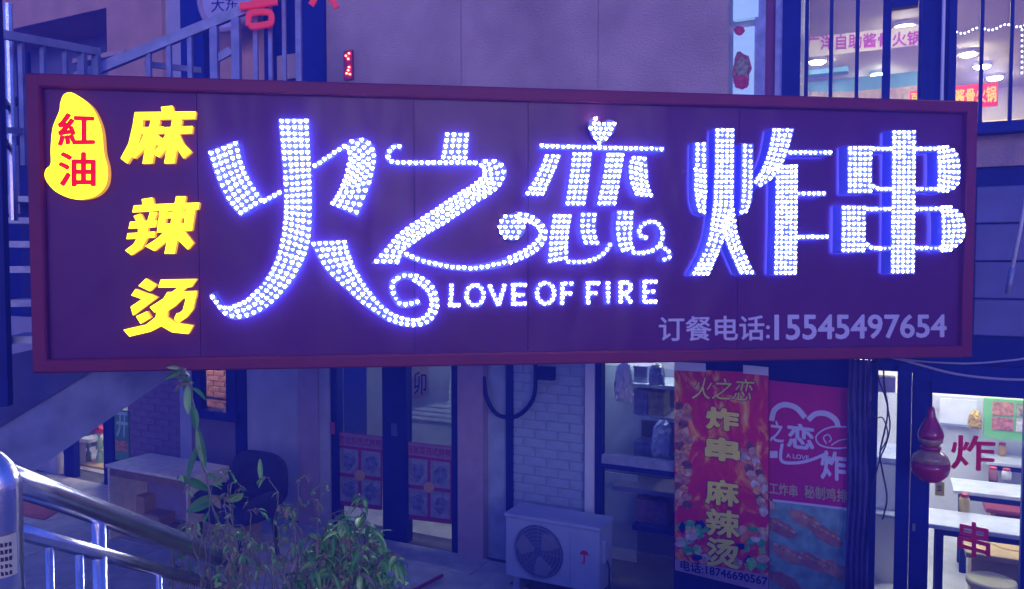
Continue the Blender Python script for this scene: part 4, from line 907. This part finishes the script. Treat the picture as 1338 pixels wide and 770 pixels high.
l.ribbon(c3, [(490, 140), (500, 168), (492, 215), (470, 275), (437, 325)], [(502, 110), (562, 106), (594, 155), (582, 240), (533, 370)], 40)
l.ribbon(c3, [(370, 450), (418, 540), (490, 612), (565, 677), (640, 724), (715, 739), (778, 723), (807, 665), (788, 598), (742, 564), (690, 552), (642, 578), (640, 627), (675, 674), (748, 664)], [(494, 445), (517, 515), (547, 575), (592, 635), (650, 688), (715, 708), (753, 698), (774, 660), (760, 622), (728, 594), (695, 578), (664, 594), (664, 622), (686, 650), (735, 640)], 110)
l.build('sweeping white dotted character at the left of the row')
l = Letter(.05, SP, HS)      # zhi
l.ribbon(c4, [(260, 84), (252, 130), (244, 180)], [(344, 84), (340, 130), (336, 180)])
l.line(c4, [(116, 138), (95, 131), (74, 148), (70, 170), (85, 184), (130, 187), (240, 187), (372, 187)], 19, 60)
l.ribbon(c4, [(385, 176), (440, 178), (468, 215), (444, 270), (372, 322), (272, 387), (182, 442), (124, 487), (108, 528)], [(372, 198), (383, 212), (383, 232), (350, 260), (290, 296), (205, 353), (110, 418), (55, 478), (12, 526)], 70)
l.ribbon(c4, [(118, 502), (200, 532), (330, 552), (430, 543), (520, 514), (577, 482), (606, 430), (588, 388), (547, 358), (500, 350)], [(126, 480), (205, 510), (330, 530), (430, 515), (510, 483), (558, 450), (574, 425), (562, 402), (535, 388), (505, 382)], 70)
l.poly(c4, [(486 + 46 * math.cos(a * .3927), 402 + 46 * math.sin(a * .3927)) for a in range(16)])
l.build('white dotted character with a curled tail, second in the row')
l = Letter(.05, .0285, .0172)  # lian
l.poly(c4, [(740, 62), (750, 44), (768, 40), (787, 56), (806, 42), (824, 44), (834, 62), (826, 88), (804, 108), (781, 130), (752, 96)])
l.line(c4, [(576, 131), (996, 142)], 20, 40)
l.ribbon(c4, [(597, 158), (572, 215), (526, 298)], [(652, 158), (627, 225), (592, 298)])
l.ribbon(c4, [(688, 150), (676, 240), (662, 332)], [(755, 150), (745, 240), (732, 332)]); l.ribbon(c4, [(802, 152), (788, 240), (769, 332)], [(864, 152), (850, 240), (834, 332)])
l.ribbon(c4, [(888, 164), (876, 195), (880, 250), (900, 300)], [(937, 164), (942, 215), (946, 265), (962, 304)])
l.ribbon(c4, [(622, 358), (612, 430), (604, 528)], [(688, 358), (676, 430), (674, 512)]); l.line(c4, [(665, 518), (720, 520), (770, 507), (800, 484), (818, 455)], 19, 36)
l.ribbon(c4, [(716, 352), (712, 400), (716, 430), (728, 464)], [(772, 352), (767, 400), (770, 430), (782, 464)])
l.ribbon(c4, [(838, 346), (832, 400), (836, 450), (852, 490)], [(896, 346), (892, 400), (890, 445), (898, 480)])
l.line(c4, [(885, 487), (920, 490), (960, 480), (985, 455), (990, 420), (975, 392), (945, 385), (915, 405), (915, 430), (942, 440)], 19, 70)
l.line(c4, [(975, 462), (1008, 482), (1012, 505), (988, 513)], 18, 30)
l.build('white dotted character topped by a small heart')
def lat(strokes, label):
    l = Letter(.03, .026, .018)
    for s_ in strokes: l.line(c4, s_, 18, max(12, 10 * len(s_)))
    l.build(label)
def el(cx, cy, rx, ry): return [(cx + rx * math.cos(k * math.pi / 8), cy + ry * math.sin(k * math.pi / 8)) for k in range(17)]
lat([[(283, 592), (279, 667)], [(270, 665), (312, 665)]], 'dotted letter L'); lat([el(361, 632, 29, 34)], 'first dotted letter O'); lat([[(408, 595), (440, 668)], [(440, 666), (462, 593)]], 'dotted letter V')
lat([[(490, 590), (490, 668)], [(490, 597), (536, 597)], [(490, 630), (530, 630)], [(490, 660), (536, 660)]], 'first dotted letter E')
lat([el(598, 625, 29, 35)], 'second dotted letter O'); lat([[(655, 586), (653, 665)], [(655, 593), (694, 593)], [(655, 626), (688, 626)]], 'first dotted letter F'); lat([[(740, 584), (740, 664)], [(740, 591), (780, 591)], [(740, 625), (774, 625)]], 'second dotted letter F')
lat([[(807, 584), (807, 663)]], 'dotted letter I'); lat([[(850, 582), (850, 661)], [(850, 590), (876, 590), (884, 606), (872, 622), (850, 625)], [(862, 622), (886, 660)]], 'dotted letter R')
lat([[(930, 580), (930, 660)], [(930, 586), (974, 586)], [(930, 620), (968, 620)], [(930, 653), (972, 653)]], 'last dotted letter E')
l = Letter(.10, .0285, .0172)  # zha
l.ribbon(c5, [(108, 104), (108, 260), (120, 312)], [(144, 104), (144, 270), (142, 322)])
l.ribbon(c5, [(168, 62), (167, 180), (162, 290)], [(227, 62), (224, 180), (224, 290)])
l.ribbon(c5, [(162, 284), (150, 375), (128, 440), (96, 500)], [(226, 284), (198, 390), (178, 440), (150, 500)]); l.ribbon(c5, [(186, 340), (200, 400), (220, 450), (240, 495)], [(224, 290), (236, 370), (257, 430), (290, 497)])
l.ribbon(c5, [(248, 108), (246, 250), (240, 322)], [(282, 108), (280, 260), (264, 312)])
l.ribbon(c5, [(338, 62), (322, 140), (300, 192), (278, 222)], [(404, 62), (378, 150), (347, 205), (302, 240)])
l.line(c5, [(384, 135), (516, 135)], 17, 24); l.ribbon(c5, [(348, 172), (346, 330), (342, 498)], [(414, 168), (413, 330), (411, 498)]); l.line(c5, [(408, 257), (498, 256)], 16, 20); l.line(c5, [(408, 385), (506, 384)], 16, 20)
l.build('thick white dotted character, fourth in the row')
l = Letter(.10, .0285, .0172)  # chuan
l.ribbon(c5, [(692, 68), (690, 280), (687, 494)], [(764, 68), (762, 280), (760, 494)])
l.ribbon(c5, [(560, 114), (560, 180), (560, 256)], [(636, 114), (634, 180), (634, 256)]); l.line(c5, [(632, 124), (696, 124)], 17, 16); l.line(c5, [(758, 124), (838, 124)], 17, 16); l.line(c5, [(632, 232), (655, 243), (694, 243)], 17, 16); l.line(c5, [(758, 243), (842, 243)], 17, 16)
l.ribbon(c5, [(824, 114), (826, 150), (826, 215), (824, 254)], [(852, 114), (888, 140), (892, 225), (852, 254)], 40)
l.ribbon(c5, [(542, 290), (542, 360), (541, 432)], [(616, 290), (615, 360), (613, 432)]); l.line(c5, [(612, 302), (692, 302)], 17, 16); l.line(c5, [(758, 302), (842, 301)], 17, 16); l.line(c5, [(612, 404), (638, 418), (692, 418)], 17, 16); l.line(c5, [(758, 418), (842, 418)], 17, 16)
l.ribbon(c5, [(834, 292), (838, 330), (838, 390), (834, 430)], [(862, 292), (905, 325), (906, 388), (862, 430)], 40)
l.build('thick white dotted character at the right end of the row')
# yellow characters and blob
YE = mat('yellow_lit', (.55, .5, .01), .9, spec=0, emit=(1, .86, 0), es=1.4, var=0); YS = mat('yellow_side', (.5, .36, .02), .4, emit=(1, .42, 0), es=.35, var=0); RE = mat('red_lit', (.5, .003, .003), .9, spec=0, emit=(1, .006, .002), es=.35, var=0)
def yletter(cr, polys, label, d=.035):
    m = MB()
    for k, ps in enumerate(polys):
        off = d + .0006 * k; m2 = MB().prism([SIGN.hit(cr[0] + x / cr[2], cr[1] + y / cr[2], off) for x, y in ps], off, d, 0, 1); base = len(m.v); m.v += m2.v; m.f += [tuple(i + base for i in f) for f in m2.f]; m.m += m2.m
    return G.part('letter', m, [YE, YS], label=label)
cm, cl = (140, 120, 5.92), (140, 240, 3.664)
yletter(cm, [[(415, 118), (505, 108), (516, 160), (428, 168)], [(215, 158), (685, 153), (678, 208), (205, 216)], [(213, 160), (284, 160), (268, 290), (235, 432), (155, 556), (104, 516), (165, 400), (198, 260)],
    [(262, 275), (438, 270), (434, 322), (258, 324)], [(336, 222), (406, 222), (348, 552), (272, 556)], [(290, 318), (345, 330), (280, 450), (212, 516), (188, 494), (240, 430)], [(372, 318), (402, 345), (428, 362), (398, 420), (356, 380)],
    [(446, 275), (660, 265), (654, 320), (446, 326)], [(502, 218), (577, 218), (518, 552), (441, 554)], [(455, 322), (515, 335), (458, 440), (400, 508), (354, 478), (410, 410)], [(552, 322), (590, 400), (652, 464), (590, 516), (540, 440)]], 'glowing yellow slanted character, top of the three')
yletter(cl, [[(165, 75), (217, 67), (224, 108), (172, 112)], [(128, 105), (248, 98), (242, 130), (120, 138)], [(126, 156), (160, 144), (180, 184), (146, 190)], [(205, 136), (240, 138), (222, 184), (192, 180)], [(110, 183), (238, 176), (232, 208), (102, 216)], [(98, 238), (230, 230), (225, 258), (92, 266)],
    [(150, 190), (196, 188), (190, 260), (165, 310), (116, 343), (86, 320), (126, 290), (146, 255)], [(330, 61), (376, 61), (322, 336), (274, 336)], [(248, 98), (441, 91), (435, 124), (242, 130)], [(252, 130), (286, 130), (272, 232), (238, 234)], [(376, 124), (420, 124), (405, 226), (364, 226)], [(246, 192), (408, 190), (402, 226), (240, 233)], [(252, 138), (418, 132), (414, 164), (250, 166)],
    [(282, 222), (318, 234), (285, 275), (226, 323), (182, 300), (240, 262)], [(336, 222), (372, 232), (413, 284), (386, 316), (336, 268)]], 'glowing yellow slanted character, middle of the three')
yletter(cl, [[(185, 455), (236, 485), (205, 516), (150, 490)], [(136, 505), (200, 530), (174, 556), (115, 535)], [(112, 590), (205, 528), (240, 545), (124, 632)], [(256, 460), (428, 457), (402, 496), (244, 498)], [(346, 492), (390, 490), (300, 565), (226, 618), (204, 592), (270, 550)],
    [(288, 520), (428, 514), (424, 548), (268, 552)], [(386, 516), (428, 514), (410, 602), (380, 640), (345, 664), (322, 640), (362, 606)], [(330, 545), (366, 545), (320, 590), (262, 626), (236, 606), (290, 575)],
    [(138, 636), (190, 612), (208, 642), (160, 671)], [(332, 622), (376, 612), (362, 650), (340, 668), (322, 650)], [(240, 588), (288, 600), (286, 640), (330, 668), (410, 680), (388, 720), (310, 712), (258, 682), (210, 708), (106, 733), (78, 700), (186, 676), (232, 640)]], 'glowing yellow slanted character, lowest of the three')
cy_ = (40, 80, 3.5)
bl = catmull([(135, 195), (150, 155), (180, 143), (215, 158), (265, 195), (295, 235), (318, 290), (328, 340), (335, 420), (350, 480), (352, 530), (340, 575), (300, 615), (240, 632), (185, 628), (120, 600), (80, 560), (64, 525), (70, 495), (92, 470), (92, 400), (100, 310), (118, 260), (132, 225), (135, 195)], 90)[:-1]
m = MB().prism([SIGN.hit(40 + x / 3.5, 80 + y / 3.5, .045) for x, y in bl], .045, .045, 0, 1); yb2 = G.part('letter_plate', m, [YE, YS], label='glowing yellow rounded plate shaped like a drop')
def sgtext(s, q, off, th, bold, mt, parent=None, label=None): return G.part('lettering', text_mb(s, [SIGN.hit(x, y, off) for x, y in q], off, th, bold), mt, parent, label=label)
sgtext('紅', ((75, 147), (124, 149), (124, 190), (75, 191)), .050, .004, .028, RE, yb2); sgtext('油', ((76, 198), (125, 199), (125, 244), (76, 244)), .050, .004, .028, RE, yb2)
VIN = mat('vinyl_lilac', (.52, .48, .60), .4, emit=(.45, .38, .8), es=.02, var=.04)
sgtext('订餐电话:', ((861, 414), (1006, 412), (1006, 445), (861, 446)), .004, .003, .012, VIN, label='pale lilac lettering before the phone number'); sgtext('15545497654', ((1012, 411), (1237, 411), (1237, 441), (1012, 445)), .004, .003, .018, VIN, label='pale lilac phone number')

# ------------------------------------------------------------------ lantern, cables, pole at the right
GO = .30
gx, gzt = FAC.hit(1217, 531, GO); gzb = FAC.hit(1217, 630, GO)[1]; H = gzt - gzb; sc_ = abs(FAC.hit(1244, 600, GO)[0] - FAC.hit(1190, 600, GO)[0]) / 2
gl = Thing('gourd_lantern', FAC, (gx, -GO, gzb), 'shiny red and gold gourd ornament hanging before the restaurant door post', 'ornament')
def gp(pr): return [(r * sc_, H * z) for r, z in pr]
LQ = mat('lacquer_red', (.38, .02, .06), .12, var=.25, scale=12, spec=.7); GOLD = mat('lacquer_gold', (.42, .24, .12), .15, var=.35, scale=18, spec=.7)
gl.part('lower_bulb', MB().lathe(gp([(.3, .0), (.62, .03), (.9, .11), (1.0, .2), (.97, .28)]), (gx, -GO, gzb), 28), LQ, smooth=True); gl.part('band', MB().lathe(gp([(.97, .28), (.86, .35), (.62, .40), (.46, .425)]), (gx, -GO, gzb), 28), GOLD, smooth=True)
gl.part('neck', MB().lathe(gp([(.46, .425), (.54, .44), (.55, .47), (.46, .49)]), (gx, -GO, gzb), 28), LQ, smooth=True); gl.part('collar', MB().lathe(gp([(.46, .49), (.6, .54), (.62, .58)]), (gx, -GO, gzb), 28), GOLD, smooth=True)
gl.part('upper_bulb', MB().lathe(gp([(.62, .58), (.66, .62), (.62, .67), (.42, .77), (.24, .86), (.2, .92), (.17, .97), (.08, .995)]), (gx, -GO, gzb), 28), LQ, smooth=True)
gl.part('cord', MB().tube([(gx, -GO, gzt - .01), (gx, -GO, gzt + .08), (gx, .03, gzt + .14)], .006, 6), CABLE)
def cable(name, pts, Y, r, m, label, n=30):
    P = catmull(pts, n); w = [at(x, y, Y(x) if callable(Y) else Y) for x, y in P]
    solo(name, MB().tube(w, r, 7), m, label, 'cable', WORLD, tuple(w[0]), True, 'cables at the right of the sign')
cable('cable', [(1160, 466), (1185, 472), (1240, 487), (1290, 494), (1345, 496), (1400, 490)], 4.75, .008, CABLE_G, 'grey cable sagging lowest across the top of the restaurant door')
cable('cable', [(1170, 468), (1210, 473), (1265, 475), (1310, 472), (1345, 467), (1400, 450)], 4.75, .006, CABLE_G, 'thin grey cable just under the right end of the sign')
fy = lambda x: FAC.world((fx(x, 580, .22), -.22, 0)).y
cable('cable', [(1155, 466), (1155, 500), (1160, 540), (1150, 590), (1152, 610), (1159, 650), (1153, 679)], fy, .006, CABLE, 'black cable dangling lowest before the narrow pane')
cable('cable', [(1146, 466), (1148, 495), (1157, 520), (1163, 555), (1158, 580), (1150, 600), (1140, 640), (1137, 690)], fy, .005, CABLE, 'thin black cable looping against the dark post by the narrow pane')
cable('cable', [(1150, 466), (1140, 500), (1141, 520), (1136, 530), (1143, 545), (1154, 547), (1160, 570), (1150, 590)], fy, .005, CABLE, 'short black cable loop at the top of the narrow pane')
pp = [at(1317, 384, 4.9), at(1323, 350, 4.9), at(1345, 240, 4.92), at(1360, 160, 4.94)]
pt = Thing('slanted_pole', WORLD, tuple(pp[0]), 'slanted thin white pole at the right of the sign', 'pole'); pt.part('pole', MB().tube([pp[1], pp[2], pp[3]], .012, 8), WHITE, smooth=True); pt.part('grip', MB().tube([pp[0], pp[1]], .018, 8), GALV, smooth=True)

# ------------------------------------------------------------------ plants
LEAF = mat('leaf', (.07, .27, .06), .35, var=.4, scale=9, spec=.4); LEAF2 = mat('leaf_pale', (.22, .46, .11), .35, var=.35, scale=9); LEAFD = mat('leaf_dry', (.24, .18, .13), .7, var=.4, scale=10); STEM = mat('stem', (.19, .16, .14), .7, var=.3)
def leaf(mb, p, d, L, W, curl, rnd, mi):
    d = Vector(d).normalized(); side = d.cross(Vector((rnd.uniform(-.4, .4), rnd.uniform(-1, -.2), rnd.uniform(-.2, .6)))).normalized(); nrm = side.cross(d).normalized()
    n = 5; vs = []; pos = Vector(p); dr = d.copy()
    for k in range(n + 1):
        t = k / n; w = W * (math.sin(math.pi * min(1, t * .92 + .08)) ** .8) * .5
        vs += [pos - side * w + nrm * w * .35, pos, pos + side * w + nrm * w * .35]
        dr = (dr + (Vector((0, 0, -1)) * curl + nrm * rnd.uniform(-.15, .15)) / n).normalized(); pos = pos + dr * (L / n)
    mb.add(vs, [f for k in range(n) for f in ((3 * k, 3 * k + 3, 3 * k + 4, 3 * k + 1), (3 * k + 1, 3 * k + 4, 3 * k + 5, 3 * k + 2))], mi)
def plant(name, label, base, stems, leaf_n, Lr, Wr, curl, seed, mats_w, sr_=.004):
    rnd = random.Random(seed); T = Thing(name, WORLD, base, label, 'plant'); sm = MB(); lm = MB()
    for st_ in stems:
        n = 26; P3 = [Vector(q) for q in st_]; w = []
        for k in range(n):
            t = k / (n - 1) * (len(P3) - 1); i = min(int(t), len(P3) - 2); u = t - i; w.append(P3[i].lerp(P3[i + 1], u) + Vector((rnd.gauss(0, .004), rnd.gauss(0, .006), rnd.gauss(0, .003))))
        sm.tube(w, [sr_ * (1 - .7 * k / n) for k in range(n)], 5)
        for q in range(leaf_n):
            k = rnd.randint(3, n - 1); mi = rnd.choices(range(4), mats_w)[0]; a = rnd.uniform(0, 6.28); el_ = rnd.uniform(-.7, .6)
            leaf(lm, w[k], (math.cos(a), math.sin(a) * .8, el_), rnd.uniform(*Lr), rnd.uniform(*Wr), curl * rnd.uniform(.3, 1.4), rnd, mi)
    T.part('stem', sm, STEM, kind='stuff'); T.part('foliage', lm, [LEAF, LEAF2, LEAFD, STEM], kind='stuff')
    return T
def vine(pts, Y, dY=0): return [at(x, y, Y + dY * i) for i, (x, y) in enumerate(pts)]
rnd = random.Random(31)
main = vine([(320, 800), (305, 735), (290, 690), (274, 645), (266, 610), (258, 571), (256, 540), (250, 505), (237, 482)], 2.9)
T = plant('climbing_plant', 'tall dried climbing plant reaching the bottom edge of the sign', tuple(at(320, 960, 2.9)), [[at(322, 960, 2.9)] + main, [main[7], at(243, 488, 2.9), at(236, 480, 2.88), at(233, 492, 2.86), at(236, 503, 2.86)]], 9, (.04, .085), (.012, .03), 1.6, 3, (5, 2, 3, 1), .006)
bm_ = MB(); r2 = random.Random(8)
for (x, y), d, L, W, mi in (((262, 578), (-.35, -.2, -1), .17, .045, 0), ((258, 560), (.3, -.2, -1), .16, .035, 0), ((246, 505), (.1, -.3, -1), .11, .035, 1), ((286, 650), (-.9, -.3, -.2), .13, .05, 0), ((296, 655), (.7, -.4, .6), .11, .05, 1), ((252, 530), (.25, -.2, -1), .10, .03, 0), ((272, 640), (-.6, -.3, .6), .12, .04, 0), ((340, 600), (.1, -.2, -1), .09, .022, 1), ((300, 700), (.9, -.3, .3), .10, .04, 1)):
    leaf(bm_, at(x, y, 2.9), d, L, W, .3, r2, mi)
T.part('large_leaves', bm_, [LEAF, LEAF2, LEAFD, STEM], kind='stuff')
stems = []
for k in range(70):
    x = rnd.uniform(235, 415); top = rnd.uniform(690, 750) if k % 4 else rnd.uniform(620, 690); Y = rnd.uniform(2.35, 2.95); y = 900; pts = [at(x, y, Y)]; dx = rnd.uniform(-6, 6)
    while y > top:
        y -= rnd.uniform(18, 34); x += dx + rnd.uniform(-9, 9); dx *= .9; pts.append(at(x, max(y, top), Y))
    hk = rnd.choice((-1, 1)); R0 = rnd.uniform(4, 10)
    for q in range(1, 7): a_ = q * .62; pts.append(at(x + hk * R0 * (1 - math.cos(a_)), top - R0 * math.sin(a_) * .8, Y - .004 * q))
    stems.append(pts)
plant('weed_clump', 'tangle of thin curled weeds around the lower end of the handrail', tuple(at(330, 960, 2.6)), stems, 12, (.015, .045), (.005, .015), 2.6, 5, (4, 3, 4, 2), .0026)
stems = []
for k in range(70):
    a = rnd.uniform(-1, 1); x1 = 458 + a * 68; top = 668 + 75 * a * a + rnd.uniform(0, 60); Y = rnd.uniform(2.5, 3.0)
    stems.append([at(455 + a * 30, 900, Y), at(455 + a * 38, 760, Y), at((455 + x1) / 2 + a * 12, top + rnd.uniform(5, 25), Y), at(x1, top, Y - .02), at(x1 + 14 * (1 if a > 0 else -1), top + rnd.uniform(8, 35), Y - .05)])
stems += [vine([(478, 760), (477, 700), (473, 655), (471, 647)], 2.75), vine([(440, 770), (425, 715), (405, 700), (398, 708)], 2.6)]
plant('leafy_bush', 'leafy green bush with drooping leaves at the bottom of the picture', tuple(at(455, 960, 2.75)), stems, 15, (.02, .075), (.007, .024), 2.6, 6, (6, 4, 1, 1), .0035)
tr = Thing('planter_trough', WORLD, (-.75, 2.72, 1.1), 'concrete planter trough on the pavement edge holding the plants', 'planter')
tr.part('trough', MB().box(-1.45, -.2, 2.25, 2.3, 1.101, 1.22).box(-1.45, -.2, 3.1, 3.15, 1.101, 1.22).box(-1.45, -1.4, 2.302, 3.098, 1.101, 1.22).box(-.25, -.2, 2.302, 3.098, 1.101, 1.22), CONC); tr.part('soil', MB().box(-1.398, -.252, 2.302, 3.098, 1.101, 1.18), mat('soil', (.08, .06, .05), .9, var=.4, scale=20, bump=.5))

# ------------------------------------------------------------------ blue volume standing in for the lens veil
hz = bpy.data.materials.new('lens_veil'); hz.use_nodes = True
for n in list(hz.node_tree.nodes):
    if n.type != 'OUTPUT_MATERIAL': hz.node_tree.nodes.remove(n)
pv = hz.node_tree.nodes.new('ShaderNodeVolumePrincipled'); pv.inputs['Color'].default_value = (.08, .11, 1, 1); pv.inputs['Density'].default_value = .036
hz.node_tree.links.new(pv.outputs[0], [n for n in hz.node_tree.nodes if n.type == 'OUTPUT_MATERIAL'][0].inputs['Volume'])
tag(link('veil_volume', MB().box(-32, 32, -15, 34, -1, 7).mesh('veil_volume', hz)), kind='stuff')
